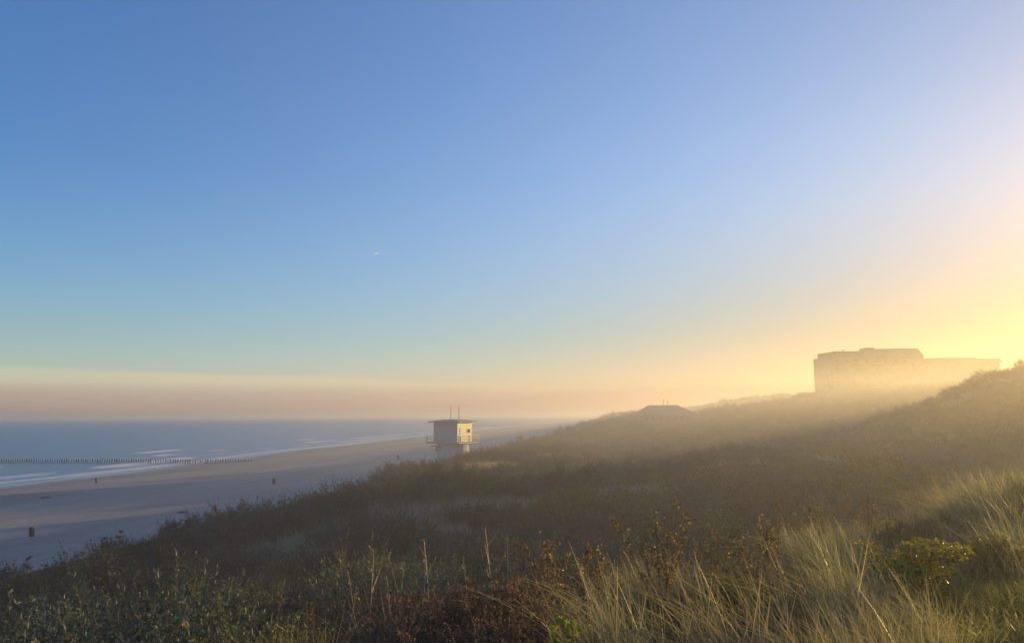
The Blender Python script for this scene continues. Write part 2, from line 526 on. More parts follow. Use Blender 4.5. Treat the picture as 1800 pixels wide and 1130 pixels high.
rf.add([(-q, -q, ZP + 2.98), (q, -q, ZP + 2.98), (q, q, ZP + 2.98), (-q, q, ZP + 2.98), (-q, -q, ZP + 3.12), (q, -q, ZP + 3.12), (q, q, ZP + 3.12), (-q, q, ZP + 3.12),
        (-.8, -.8, ZP + 3.42), (.8, -.8, ZP + 3.42), (.8, .8, ZP + 3.42), (-.8, .8, ZP + 3.42)],
       [(0, 3, 2, 1), (0, 1, 5, 4), (1, 2, 6, 5), (2, 3, 7, 6), (3, 0, 4, 7), (4, 5, 9, 8), (5, 6, 10, 9), (6, 7, 11, 10), (7, 4, 8, 11), (8, 9, 10, 11)])
rf.build('roof', m_roofgrey, hut)
dr = MB().box(1.803, 1.85, -1.2, -.2, ZP + .05, ZP + 2.1).build('door', m_white, hut)
MB().box(1.852, 1.90, -.36, -.28, ZP + 1.0, ZP + 1.06).build('handle', m_dark, dr)
wd = MB().box(1.803, 1.84, .55, 1.35, ZP + 1.3, ZP + 2.0).build('window', m_white, hut)
MB().box(1.842, 1.85, .63, 1.27, ZP + 1.38, ZP + 1.92).build('pane', m_glass, wd)
for mx_, my_ in ((-.55, .35), (1.25, -.55)):
    MB().tube((mx_, my_, ZP + 3.0), (mx_, my_, ZP + 5.65), .045, .03).build('mast', m_dark, hut)
for cx_, cy_ in ((-2.42, -2.42), (0, -2.42), (2.42, -2.42), (2.42, 0), (2.42, 2.42), (-2.42, 0), (-2.42, 2.42), (0, 2.42)):
    MB().box(cx_ - .05, cx_ + .05, cy_ - .05, cy_ + .05, ZP + .003, ZP + .95).build('rail_post', m_white, hut)
rl = MB()
for zz in (.5, .92):
    rl.box(-2.42, 2.42, -2.445, -2.395, ZP + zz, ZP + zz + .05); rl.box(-2.42, 2.42, 2.395, 2.445, ZP + zz, ZP + zz + .05)
    rl.box(2.395, 2.445, -2.39, 2.39, ZP + zz, ZP + zz + .05)
rl.build('handrail', m_white, hut)
lh = MB().tube((-1.0, -1.75, ZP - .75), (-1.0, -2.3, ZP - .75), .05).tube((-1.0, -2.28, ZP - .55), (-1.0, -2.28, ZP - 1.2), .10).build('loudspeaker_bracket', m_dark, hut)
MB().box(-1.9, -.5, -2.36, -2.20, ZP - .66, ZP - .50).build('loudspeaker_horn', m_dark, lh)
MB().box(-1.35, -.7, -2.36, -2.20, ZP - 1.32, ZP - 1.2).build('loudspeaker_horn', m_dark, lh)

# ---- bins on the sand
def bin_meshes(mat):
    body = MB().lathe([(.215, .06), (.255, .80), (.262, .82), (.262, .86), (.25, .87)], 18).mesh('body', mat)
    ring = MB().lathe([(.272, .80), (.276, .82), (.276, .88), (.27, .90)], 18).mesh('rim', mat)
    lid = MB().lathe([(.262, .902), (.255, .93), (.16, .985), (.04, 1.0)], 18).mesh('lid', mat)
    foot = MB().lathe([(.19, -.15), (.19, .058)], 14).mesh('foot', m_dark)
    rib = MB()
    for k in range(8):
        a = k * math.pi / 4
        rib.tube((.225 * math.cos(a), .225 * math.sin(a), .1), (.262 * math.cos(a), .262 * math.sin(a), .78), .014, n=5)
    return [('body', body), ('rim', ring), ('lid', lid), ('foot', foot), ('rib', rib.mesh('rib', mat))]
BG, BR = bin_meshes(m_green), bin_meshes(m_grey)
for px, d, sc, tilt, ms_, lab in (
        (75, 80.5, 1.02, 0, BG, 'dark green litter bin standing nearest on the beach at the left'),
        (487, 142, 1.12, 0, BG, 'dark green litter bin alone on the middle of the beach'),
        (701, 218, 1.35, 0, BG, 'small dark litter bin on the sand just left of the watch hut'),
        (181, 163, 1.12, R(9), BR, 'slightly leaning grey litter bin close to the waterline')):
    x, y = at(px, d)
    t = thing('litter_bin', lab, 'bin', (x, y, hz(x, y) - .02), rng.random() * 6, 'litter bins spread over the beach')
    t.rotation_euler[0] = tilt
    t.scale = (sc, sc, sc)
    for nm, me in ms_:
        link(nm, me, t)

# ---- groynes of oak piles
pile_meshes = []
for k in range(5):
    h = 3.2
    r = .095 + .03 * k / 4
    pile_meshes.append(MB().lathe([(r, -h), (r * .98, -.5), (r * .93, -.06), (r * .7, .0)], 8).mesh('pile', m_pile))
def groyne(label, Y, x0, x1, step, seed, ztop, sx=1.0):
    g = np.random.default_rng(seed)
    t = thing('groyne', label, 'groyne', (x0, Y, 0))
    xs = np.arange(x0, x1, -step)
    for k, x in enumerate(xs):
        u = (x0 - x) / abs(x1 - x0)
        z = ztop[0] + (ztop[1] - ztop[0]) * u + g.normal(0, .07)
        o = link('pile', pile_meshes[g.integers(5)], t, (x - x0 + g.normal(0, .04), g.normal(0, .06) + (.5 if k % 2 else 0), z), g.random() * 6)
        o.rotation_euler[0] = g.normal(0, .03); o.rotation_euler[1] = g.normal(0, .03)
        o.scale = (sx, sx, 1)
    return t
groyne('long row of dark wooden groyne piles running from the beach into the sea', 222, -116, -214, .42, 5, (1.40, 1.20))
groyne('far faint row of groyne piles in the surf beyond the watch hut', 1080, -118, -232, 1.6, 6, (3.0, 2.2), 2.2)

# ---- driftwood on the beach
for px, d, ln, rz, lab in ((96, 128, 1.6, .3, 'small dark lump of driftwood left of the leaning grey bin'),
                           (333, 97, 1.3, .15, 'dark driftwood log lying on the sand just beyond the dune edge')):
    x, y = at(px, d)
    dm = MB()
    dm.tube((-ln / 2, 0, .10), (-ln * .1, .06, .16), .10, .13).tube((-ln * .1, .06, .16), (ln / 2, -.05, .09), .13, .06).tube((.1, 0, .14), (.45, .25, .42), .05, .02)
    o = dm.build('driftwood', m_wood, None, (x, y, hz(x, y)), rz + YAW)
    o['label'] = lab; o['category'] = 'driftwood'

# ---- hotel on the dune ridge
hxc, hyc = at(1545, 275)
HB = 19.0
hotel = thing('hotel', 'large sunlit hotel block with lower wing on the misty dune ridge', 'hotel', (hxc, hyc, HB), YAW + R(5))
# local x along the facade (metres, 0.205 m per photo pixel), local y away from the camera
TOP = 37.6 - HB
DEP = 14.0
MB().box(-17.6, 15.2, 0, DEP, -4, 34.6 - HB).build('wall', m_brick, hotel)
MB().box(-16.0, -7.6, .25, DEP - .25, 34.603 - HB, 36.5 - HB).build('upper_storey', m_brick, hotel)
MB().prism([(-7.598, 34.603 - HB), (15.2, 34.603 - HB), (17.8, 34.603 - HB), (15.1, TOP), (-3.2, TOP - .25), (-5.6, TOP - .9)], .2, DEP - .2).build('roof', m_tile, hotel)
MB().box(-3.6, -.2, 2, 6, TOP - .35, TOP + .35).build('lift_housing', m_brick, hotel)
MB().prism([(14.2, TOP - 1.2), (15.4, TOP - 1.0), (15.2, TOP + .15)], 1.0, 5.0).build('gable_peak', m_tile, hotel)
MB().tube((-11.6, 3, 36.5 - HB), (-11.6, 3, 37.3 - HB), .25, .25).build('chimney', m_brick, hotel)
MB().box(15.203, 17.7, 1, DEP - 1, -4, 34.6 - HB).build('stair_tower', m_brick, hotel)
# awning and legs of the terrace on the seaward end
MB().prism([(-17.603, 30.2 - HB), (-17.603, 28.7 - HB), (-19.3, 28.6 - HB)], 2, 6).build('awning', m_tile, hotel)
for yy in (2.3, 5.6):
    MB().tube((-18.2, yy, 28.6 - HB), (-17.9, yy, 19 - HB), .22).build('awning_post', m_brick, hotel)
# lower wing
MB().box(17.703, 39.5, 2.5, DEP + 2, -4, 33.3 - HB).build('wing_wall', m_brick, hotel)
MB().prism([(17.703, 33.303 - HB), (39.6, 33.303 - HB), (38.9, 34.5 - HB), (17.703, 34.1 - HB)], 2.3, DEP + 2.2).build('wing_roof', m_tile, hotel)
MB().box(39.503, 48.6, 3.0, DEP + 1, -4, 32.6 - HB).build('end_wing_wall', m_brick, hotel)
MB().prism([(39.503, 32.603 - HB), (49.6, 32.603 - HB), (48.6, 34.1 - HB), (39.503, 34.1 - HB)], 2.8, DEP + 1.2).build('end_wing_roof', m_tile, hotel)
w_frame = MB().box(-.75, .75, -.06, .03, 0, 1.6).mesh('window', m_deck)
w_pane = MB().box(-.66, .66, -.085, -.063, .09, 1.51).mesh('pane', m_glass)
b_slab = MB().box(-1.5, 1.5, -1.3, -.003, -.12, .02).mesh('balcony', m_brick)
b_rail = MB().box(-1.5, 1.5, -1.3, -1.24, .023, .95).mesh('balustrade', m_brick)
for fl in range(5):
    for k in range(9):
        x = -15.8 + k * 3.7
        wo_ = link('window', w_frame, hotel, (x, 0, 1.2 + fl * 2.95))
        link('pane', w_pane, wo_)
        if fl and k % 2 == 0:
            bo = link('balcony', b_slab, hotel, (x, 0, .75 + fl * 2.95)); link('balustrade', b_rail, bo)
    for k in range(6):
        if fl < 4:
            wo_ = link('window', w_frame, hotel, (19.6 + k * 3.5, 2.5, 2.2 + fl * 2.95)); link('pane', w_pane, wo_)

# ---- beach pavilion with a hipped roof
pxc, pyc = at(1163, 250)
pz = hz(pxc, pyc)
pav = thing('beach_pavilion', 'low beach pavilion with broad hipped roof on the hazy dune ridge', 'pavilion', (pxc, pyc, pz), YAW + R(4))
PE = 14.1 - pz
MB().box(-8.0, 8.0, -5, 5, -2, PE - .1).build('wall', m_brick, pav)
MB().add([(-9.6, -6.2, PE - .097), (9.6, -6.2, PE - .097), (9.6, 6.2, PE - .097), (-9.6, 6.2, PE - .097), (-9.6, -6.2, PE + .15), (9.6, -6.2, PE + .15), (9.6, 6.2, PE + .15), (-9.6, 6.2, PE + .15),
          (-4.6, -.5, PE + 3.2), (4.6, -.5, PE + 3.2), (4.6, .5, PE + 3.2), (-4.6, .5, PE + 3.2)],
         [(0, 3, 2, 1), (0, 1, 5, 4), (1, 2, 6, 5), (2, 3, 7, 6), (3, 0, 4, 7), (4, 5, 9, 8), (5, 6, 10, 9), (6, 7, 11, 10), (7, 4, 8, 11), (8, 9, 10, 11)]).build('roof', m_tile, pav)
for k in range(7):
    wo_ = link('window', w_frame, pav, (-6.9 + k * 2.3, -5.003, PE - 2.1)); link('pane', w_pane, wo_)
for xx in (.2, 1.6):
    MB().tube((xx, 0, PE + 2.9), (xx, 0, PE + 4.7 + (xx < 1) * .5), .11, .08).build('flue', m_dark, pav)

# ---- posts along the dune path
for px, d, h_, lab in ((1247, 190, 2.6, 'dark wooden post standing on the ridge right of the pavilion'),
                       (1415, 235, 2.4, 'small dark post on the skyline just left of the hotel')):
    x, y = at(px, d)
    t = thing('path_post', lab, 'post', (x, y, hz(x, y)), .4)
    MB().box(-.16, .16, -.16, .16, -.6, h_).build('shaft', m_pile, t, bevel=.02)
    MB().box(-.26, .26, -.20, .20, h_ + .002, h_ + .35).build('cap', m_pile, t, bevel=.02)

# ---- tiny wisp of cloud
m_cloud, n, l = material('cloud_vapour')
out = N(n, 'ShaderNodeOutputMaterial')
pv = N(n, 'ShaderNodeVolumePrincipled'); pv.inputs['Anisotropy'].default_value = .3; pv.inputs['Color'].default_value = (1, 1, 1, 1)
tc = N(n, 'ShaderNodeTexCoord')
nz = N(n, 'ShaderNodeTexNoise', Scale=2.2, Detail=6.0, Roughness=.7)
l.new(tc.outputs['Object'], nz.inputs['Vector'])
ln_ = N(n, 'ShaderNodeVectorMath', operation='LENGTH'); l.new(tc.outputs['Object'], ln_.inputs[0])
fo = N(n, 'ShaderNodeMapRange', interpolation_type='SMOOTHSTEP'); fo.inputs[1].default_value = .1; fo.inputs[2].default_value = .95; fo.inputs[3].default_value = .42; fo.inputs[4].default_value = -.3
l.new(ln_.outputs['Value'], fo.inputs[0])
ad = N(n, 'ShaderNodeMath', operation='ADD'); l.new(nz.outputs['Fac'], ad.inputs[0]); l.new(fo.outputs[0], ad.inputs[1])
mr = N(n, 'ShaderNodeMapRange'); mr.inputs[1].default_value = .55; mr.inputs[2].default_value = 1.0; mr.inputs[3].default_value = 0; mr.inputs[4].default_value = .03
l.new(ad.outputs[0], mr.inputs[0]); l.new(mr.outputs[0], pv.inputs['Density'])
l.new(pv.outputs[0], out.inputs['Volume'])
cm = MB().lathe([(.02, -1), (.5, -.86), (.87, -.5), (1, 0), (.87, .5), (.5, .86), (.02, 1)], 16)
cdist = 3000.0
cx_, cy_ = at(657, cdist)
cl = cm.build('cloud', m_cloud, None, (cx_, cy_, EYE + cdist * (733 - 438) / 1340 * .985), YAW)
cl.scale = (34, 30, 11)
cl['label'] = 'tiny white wisp of cloud alone in the blue sky'; cl['category'] = 'cloud'
#__VEG__
# ================================================================== vegetation
def leaf_material(name, stops, alt, trans=.35, rough=.5, spec=.35):
    """leaf colours: 'rnd' varies leaf by leaf, 'tint' plant by plant"""
    m, n, l = material(name)
    out = N(n, 'ShaderNodeOutputMaterial')
    at_ = N(n, 'ShaderNodeAttribute', attribute_name='rnd')
    ti = N(n, 'ShaderNodeAttribute', attribute_name='tint'); ti.attribute_type = 'INSTANCER'
    rp = ramp(n, stops); l.new(at_.outputs['Fac'], rp.inputs[0])
    mx = N(n, 'ShaderNodeMix', data_type='RGBA'); l.new(ti.outputs['Fac'], mx.inputs[0])
    l.new(rp.outputs[0], mx.inputs[6]); mx.inputs[7].default_value = (*alt, 1)
    p = N(n, 'ShaderNodeBsdfPrincipled', Roughness=rough)
    p.inputs['Specular IOR Level'].default_value = spec
    l.new(mx.outputs[2], p.inputs['Base Color'])
    tr = N(n, 'ShaderNodeBsdfTranslucent'); l.new(mx.outputs[2], tr.inputs['Color'])
    ms = N(n, 'ShaderNodeMixShader'); ms.inputs[0].default_value = trans
    l.new(p.outputs[0], ms.inputs[1]); l.new(tr.outputs[0], ms.inputs[2]); l.new(ms.outputs[0], out.inputs[0])
    return m
M_BUCK = leaf_material('buckthorn_leaf', [(0, (.050, .078, .058)), (.5, (.086, .118, .086)), (1, (.150, .182, .132))], (.030, .044, .032))
M_RUST = leaf_material('rust_leaf', [(0, (.088, .050, .030)), (.5, (.140, .084, .046)), (1, (.21, .140, .075))], (.052, .034, .024))
M_OLIVE = leaf_material('olive_leaf', [(0, (.095, .112, .030)), (.5, (.165, .175, .046)), (1, (.25, .235, .070))], (.062, .070, .026))
M_SAP = leaf_material('autumn_leaf', [(0, (.14, .078, .036)), (.5, (.23, .150, .062)), (1, (.32, .25, .10))], (.125, .145, .055), .48, .45, .35)
M_CRIM = leaf_material('crimson_leaf', [(0, (.115, .056, .034)), (.5, (.195, .108, .062)), (1, (.32, .22, .135))], (.15, .10, .055), .4, .55, .2)
M_TANSY = leaf_material('yellow_umbel', [(0, (.22, .195, .018)), (.5, (.34, .29, .020)), (1, (.46, .39, .035))], (.17, .17, .03), .35)
M_TGREEN = leaf_material('tansy_leaf', [(0, (.050, .075, .018)), (1, (.10, .125, .030))], (.09, .10, .03), .35)
M_SPRIG = leaf_material('bright_green_leaf', [(0, (.22, .27, .018)), (1, (.42, .44, .03))], (.3, .4, .03), .45, .5)
M_MARRAM = leaf_material('marram_blade', [(0, (.090, .112, .052)), (.45, (.175, .198, .094)), (.8, (.29, .288, .155)), (1, (.52, .47, .30))], (.30, .235, .125), .52, .45, .35)
M_SILVER = leaf_material('silver_marram_blade', [(0, (.17, .168, .110)), (.5, (.28, .268, .182)), (1, (.46, .42, .30))], (.33, .255, .14), .35, .5, .3)
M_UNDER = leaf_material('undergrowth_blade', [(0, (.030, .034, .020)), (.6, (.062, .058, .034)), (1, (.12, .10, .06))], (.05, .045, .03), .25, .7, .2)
M_TURF = leaf_material('turf_blade', [(0, (.095, .130, .026)), (.6, (.185, .215, .045)), (1, (.33, .30, .09))], (.15, .15, .05), .5, .5)
M_STRAW = leaf_material('dry_stem', [(0, (.085, .062, .040)), (.6, (.16, .120, .075)), (1, (.27, .215, .14))], (.11, .08, .05), .2, .6)
M_SEED = leaf_material('dark_seed_head', [(0, (.030, .022, .020)), (1, (.075, .050, .042))], (.05, .04, .03), .1, .8)
M_PALE = leaf_material('pale_dead_stem', [(0, (.24, .18, .11)), (1, (.40, .33, .23))], (.2, .15, .1), .15, .5)
M_TWIG = plain('grey_brown_twig', (.075, .058, .045), .85, .3, 9.0)

class Plant:
    """triangles in several materials; makes one mesh or one mesh per part"""
    def __init__(s):
        s.parts = {}
    def put(s, key, mat, v, f, rnd):
        a = s.parts.setdefault(key, [mat, [], [], [], 0])
        a[1].append(np.asarray(v, float)); a[2].append(np.asarray(f, int) + a[4]); a[3].append(np.asarray(rnd, float)); a[4] += len(v)
    def leaves(s, key, mat, pos, ax, nr, ln, wd, g, droop=.0):
        n = len(pos)
        ax = ax / (np.linalg.norm(ax, axis=1, keepdims=True) + 1e-9)
        sd = np.cross(ax, nr); sd /= (np.linalg.norm(sd, axis=1, keepdims=True) + 1e-9)
        up_ = np.cross(sd, ax)
        ln = np.broadcast_to(np.asarray(ln, float), (n,))[:, None]; wd = np.broadcast_to(np.asarray(wd, float), (n,))[:, None]
        b = pos; t = pos + ax * ln - up_ * ln * droop
        mid = pos + ax * ln * .45 + up_ * wd * .18
        L = mid + sd * wd * .5 + up_ * wd * .12; Rr = mid - sd * wd * .5 + up_ * wd * .12
        v = np.stack([b, L, t, Rr], 1).reshape(-1, 3)
        i = np.arange(n) * 4
        f = np.concatenate([np.stack([i, i + 1, i + 2], 1), np.stack([i, i + 2, i + 3], 1)])
        r = g.random(n)
        s.put(key, mat, v, f, np.concatenate([r, r]))
    def tubes(s, key, mat, paths, r0, r1, g, sides=3):
        """paths (n, m, 3); radius from r0 to r1 along each"""
        P = np.asarray(paths, float); n, m = P.shape[:2]
        T = np.gradient(P, axis=1); T /= (np.linalg.norm(T, axis=2, keepdims=True) + 1e-9)
        ref = np.where(np.abs(T[..., 2:3]) > .9, np.array([1., 0, 0]), np.array([0, 0, 1.]))
        A = np.cross(T, ref); A /= (np.linalg.norm(A, axis=2, keepdims=True) + 1e-9)
        B = np.cross(T, A)
        r0 = np.broadcast_to(np.asarray(r0, float), (n,)); r1 = np.broadcast_to(np.asarray(r1, float), (n,))
        rad = r0[:, None] + (r1 - r0)[:, None] * np.linspace(0, 1, m)[None]
        ring = [P + (A * math.cos(a) + B * math.sin(a)) * rad[..., None] for a in [2 * math.pi * k / sides for k in range(sides)]]
        v = np.stack(ring, 2).reshape(-1, 3)
        idx = np.arange(n * m * sides).reshape(n, m, sides)
        q = []
        for k in range(sides):
            k2 = (k + 1) % sides
            a, b, c, d = idx[:, :-1, k], idx[:, :-1, k2], idx[:, 1:, k2], idx[:, 1:, k]
            q += [np.stack([a, b, c], -1).reshape(-1, 3), np.stack([a, c, d], -1).reshape(-1, 3)]
        f = np.concatenate(q)
        rn = g.random(n)
        s.put(key, mat, v, f, np.tile(np.repeat(rn, m - 1), 2 * sides))
    def blades(s, key, mat, base, tip_dir, ln, wd, bend, g, seg=4):
        """grass blades: start along tip_dir, bend over by 'bend' (vector added quadratically)"""
        n = len(base)
        t = np.linspace(0, 1, seg + 1)
        P = base[:, None] + tip_dir[:, None] * (ln[:, None] * t)[..., None] + bend[:, None] * (ln[:, None] * t ** 2.2)[..., None]
        T = np.gradient(P, axis=1)
        ang = g.random(n) * math.pi * 2
        h = np.stack([np.cos(ang), np.sin(ang), np.zeros(n)], 1)[:, None]
        S = np.cross(T, h); S /= (np.linalg.norm(S, axis=2, keepdims=True) + 1e-9)
        w = (wd[:, None] * (1 - t[None] ** 1.6) * .5 + .0006)[..., None]
        v = np.stack([P + S * w, P - S * w], 2).reshape(-1, 3)
        idx = np.arange(n * (seg + 1) * 2).reshape(n, seg + 1, 2)
        a, b, c, d = idx[:, :-1, 0], idx[:, :-1, 1], idx[:, 1:, 1], idx[:, 1:, 0]
        f = np.concatenate([np.stack([a, b, c], -1).reshape(-1, 3), np.stack([a, c, d], -1).reshape(-1, 3)])
        r = np.repeat(g.random(n), seg)
        s.put(key, mat, v, f, np.concatenate([r, r]))
    def arrays(s, key):
        mat, v, f, r, _ = s.parts[key]
        return mat, np.concatenate(v), np.concatenate(f), np.concatenate(r)
    def part_meshes(s):
        o = []
        for k in s.parts:
            mat, v, f, r = s.arrays(k)
            o.append((k.split('#')[0], mesh_from(k.split('#')[0], v, f, mat, False, [('rnd', 'FACE', r)])))
        return o
    def one_mesh(s, name):
        V, F, Rn, MI, mats, b = [], [], [], [], [], 0
        for k in s.parts:
            mat, v, f, r = s.arrays(k)
            V.append(v); F.append(f + b); Rn.append(r); MI.append(np.full(len(f), len(mats))); mats.append(mat); b += len(v)
        me = mesh_from(name, np.concatenate(V), np.concatenate(F), None, False, [('rnd', 'FACE', np.concatenate(Rn))])
        for m in mats:
            me.materials.append(m)
        me.polygons.foreach_set('material_index', np.concatenate(MI).astype(np.int32))
        return me

def unit(v):
    return v / (np.linalg.norm(v, axis=-1, keepdims=True) + 1e-9)

def bez(p0, p1, p2, m):
    t = np.linspace(0, 1, m)[None, :, None]
    return p0[:, None] * (1 - t) ** 2 + 2 * p1[:, None] * t * (1 - t) + p2[:, None] * t ** 2

WIND = np.array([-.92, .25, .0])           # the blades lean towards the sea

def shrub(seed, mat, rad=1.0, hgt=1.5, clumps=18, twigs=9, lv=20, ll=.098, lw=.034, spiky=.35, twigmat=None):
    """dome-shaped shrub: main stems to clumps, twigs in every clump, leaves along the twigs"""
    g = np.random.default_rng(seed)
    pl = Plant()
    th = g.random(clumps) * 6.283; cz = g.uniform(.28, 1.0, clumps)
    rr = rad * np.sqrt(np.clip(1 - (cz * .86) ** 2, .05, 1)) * g.uniform(.65, 1.05, clumps)
    cc = np.stack([rr * np.cos(th), rr * np.sin(th), cz * hgt * g.uniform(.72, .98, clumps)], 1)
    base = np.stack([g.normal(0, .12 * rad, clumps), g.normal(0, .12 * rad, clumps), np.full(clumps, -.15)], 1)
    mid = base * .5 + cc * .5 + np.array([0, 0, .12]) + g.normal(0, .08, (clumps, 3))
    pl.tubes('stem', twigmat or M_TWIG, bez(base, mid, cc, 6), .022, .008, g)
    k = clumps * twigs
    c0 = np.repeat(cc, twigs, 0)
    outw = unit(c0 - np.array([0, 0, hgt * .25]))
    d = unit(outw * .8 + np.array([0, 0, .55]) + g.normal(0, .55, (k, 3)))
    L = g.uniform(.22, .48, k) * rad * (1 + spiky * g.random(k) ** 3 * 2)
    tip = c0 + d * L[:, None]
    st = c0 + g.normal(0, .06 * rad, (k, 3))
    mid = (st + tip) / 2 + g.normal(0, .04, (k, 3))
    tw = bez(st, mid, tip, 5)
    pl.tubes('stem', twigmat or M_TWIG, tw, .006, .002, g)
    n = k * lv
    t = g.uniform(.1, 1.0, (k, lv))
    seg = np.clip((t * 4).astype(int), 0, 3); fr = (t * 4 - seg)[..., None]
    ii = np.arange(k)[:, None]
    pos = tw[ii, seg] * (1 - fr) + tw[ii, seg + 1] * fr
    tang = unit(tw[ii, seg + 1] - tw[ii, seg])
    ax = unit(tang * .7 + g.normal(0, .6, (k, lv, 3)))
    dome = unit(pos.reshape(-1, 3) * np.array([1 / rad, 1 / rad, 1 / hgt]))
    nr = unit(dome * 1.1 + np.array([0, 0, .35]) + g.normal(0, .55, (n, 3)))
    ls = ll * g.uniform(.6, 1.25, n)
    pl.leaves('foliage', mat, pos.reshape(-1, 3), ax.reshape(-1, 3), nr, ls, ls * (lw / ll), g)
    # inner foliage so the shrub is not see-through
    n2 = n // 3
    q = unit(g.normal(0, 1, (n2, 3))); q[:, 2] = np.abs(q[:, 2])
    pos = q * g.uniform(.35, .92, (n2, 1)) * np.array([rad * .95, rad * .95, hgt * .9])
    ls = ll * g.uniform(.8, 1.5, n2)
    pl.leaves('foliage', mat, pos, unit(g.normal(0, 1, (n2, 3))), unit(q + g.normal(0, .35, (n2, 3))), ls * 1.3, ls * (lw / ll) * 2.2, g)
    return pl

def tuft(seed, mat, n=90, ln=(.5, .95), wd=.006, spread=.14, lean=.35, bend=.55, seg=5):
    g = np.random.default_rng(seed)
    pl = Plant()
    base = np.stack([g.normal(0, spread, n), g.normal(0, spread, n), np.full(n, -.05)], 1)
    d = unit(np.array([0, 0, 1.]) + g.normal(0, lean * .8, (n, 3)) * np.array([1, 1, .2]) + WIND * lean * .55)
    L = g.uniform(*ln, n)
    bv = (WIND * .6 + g.normal(0, .6, (n, 3)) * np.array([1, 1, 0]) + np.array([0, 0, -.45])) * (bend * g.random(n) ** 1.3)[:, None]
    pl.blades('blades', mat, base, d, L, wd * g.uniform(.6, 1.2, n), bv, g, seg)
    return pl

def sapling(seed, mat, h=1.2, stems=9, lv=130, ll=.050, lw=.029, spread=.34):
    """upright leafy shoots with hanging autumn leaves"""
    g = np.random.default_rng(seed)
    pl = Plant()
    tops = np.stack([g.normal(0, spread, stems), g.normal(0, spread, stems), h * g.uniform(.65, 1.0, stems)], 1)
    tops[0] = (g.normal(0, .08), g.normal(0, .08), h)
    base = np.stack([g.normal(0, .05, stems), g.normal(0, .05, stems), np.full(stems, -.1)], 1)
    P = bez(base, base * .4 + tops * .5 + np.array([0, 0, .05]), tops, 8)
    pl.tubes('stem', M_TWIG, P, .011, .003, g, 4)
    # side twigs
    k = stems * 7
    si = np.repeat(np.arange(stems), 7); tt = g.uniform(.35, .95, k)
    sg = np.clip((tt * 7).astype(int), 0, 6); fr = (tt * 7 - sg)[:, None]
    p0 = P[si, sg] * (1 - fr) + P[si, sg + 1] * fr
    dd = unit(g.normal(0, 1, (k, 3)) * np.array([1, 1, .3]) + np.array([0, 0, .7])) * g.uniform(.10, .28, (k, 1))
    tw = bez(p0, p0 + dd * .5 + np.array([0, 0, .02]), p0 + dd, 4)
    pl.tubes('stem', M_TWIG, tw, .004, .0015, g)
    def sprinkle(paths, cnt, t0):
        n_, m = paths.shape[:2]
        t = g.uniform(t0, 1, (n_, cnt)) * (m - 1)
        s_ = np.clip(t.astype(int), 0, m - 2); f_ = (t - s_)[..., None]; ii = np.arange(n_)[:, None]
        return (paths[ii, s_] * (1 - f_) + paths[ii, s_ + 1] * f_).reshape(-1, 3)
    pos = np.concatenate([sprinkle(P, lv // 3, .35), sprinkle(tw, max(3, lv // 9), .1)])
    n = len(pos)
    ax = unit(g.normal(0, 1, (n, 3)) * np.array([1, 1, .5]) + np.array([0, 0, -.25]))
    ls = ll * g.uniform(.55, 1.2, n)
    pl.leaves('foliage', mat, pos, ax, unit(np.array([0, 0, 1.]) + g.normal(0, .6, (n, 3))), ls, ls * (lw / ll), g, .25)
    return pl

def stalk(seed, h=1.0, heads=True, branch=4, mat=None, rad=.0065):
    """dry upright stem with a few side branches and dark seed heads"""
    g = np.random.default_rng(seed)
    pl = Plant(); mat = mat or M_STRAW
    top = np.array([[g.normal(0, .09) * h, g.normal(0, .09) * h, h]])
    P = bez(np.array([[0, 0, -.1]]), np.array([[g.normal(0, .03), g.normal(0, .03), h * .5]]), top, 8)
    pl.tubes('stem', mat, P, rad, .0025, g, 4)
    tips = [P[0, -1]]
    for k in range(branch):
        j = g.integers(3, 7)
        d = unit(np.array([g.normal(), g.normal(), 1.4])) * g.uniform(.12, .3) * h
        B = bez(P[:, j], P[:, j] + d * .5, P[:, j] + d, 4)
        pl.tubes('stem', mat, B, .0035, .0015, g)
        tips.append(B[0, -1])
    # bracts along the stem
    n = 26
    t = g.integers(2, 8, n)
    pl.leaves('stem', mat, P[0, t] + g.normal(0, .008, (n, 3)), unit(g.normal(0, 1, (n, 3)) + np.array([0, 0, .6])), unit(g.normal(0, 1, (n, 3))), g.uniform(.02, .05, n), .012, g)
    if heads:
        for q_, tp in enumerate(tips):
            n = 34
            pl.leaves('seed_head#%d' % q_, M_SEED, tp + g.normal(0, .019, (n, 3)), unit(g.normal(0, 1, (n, 3)) + np.array([0, 0, .5])), unit(g.normal(0, 1, (n, 3))), .036, .024, g)
    return pl

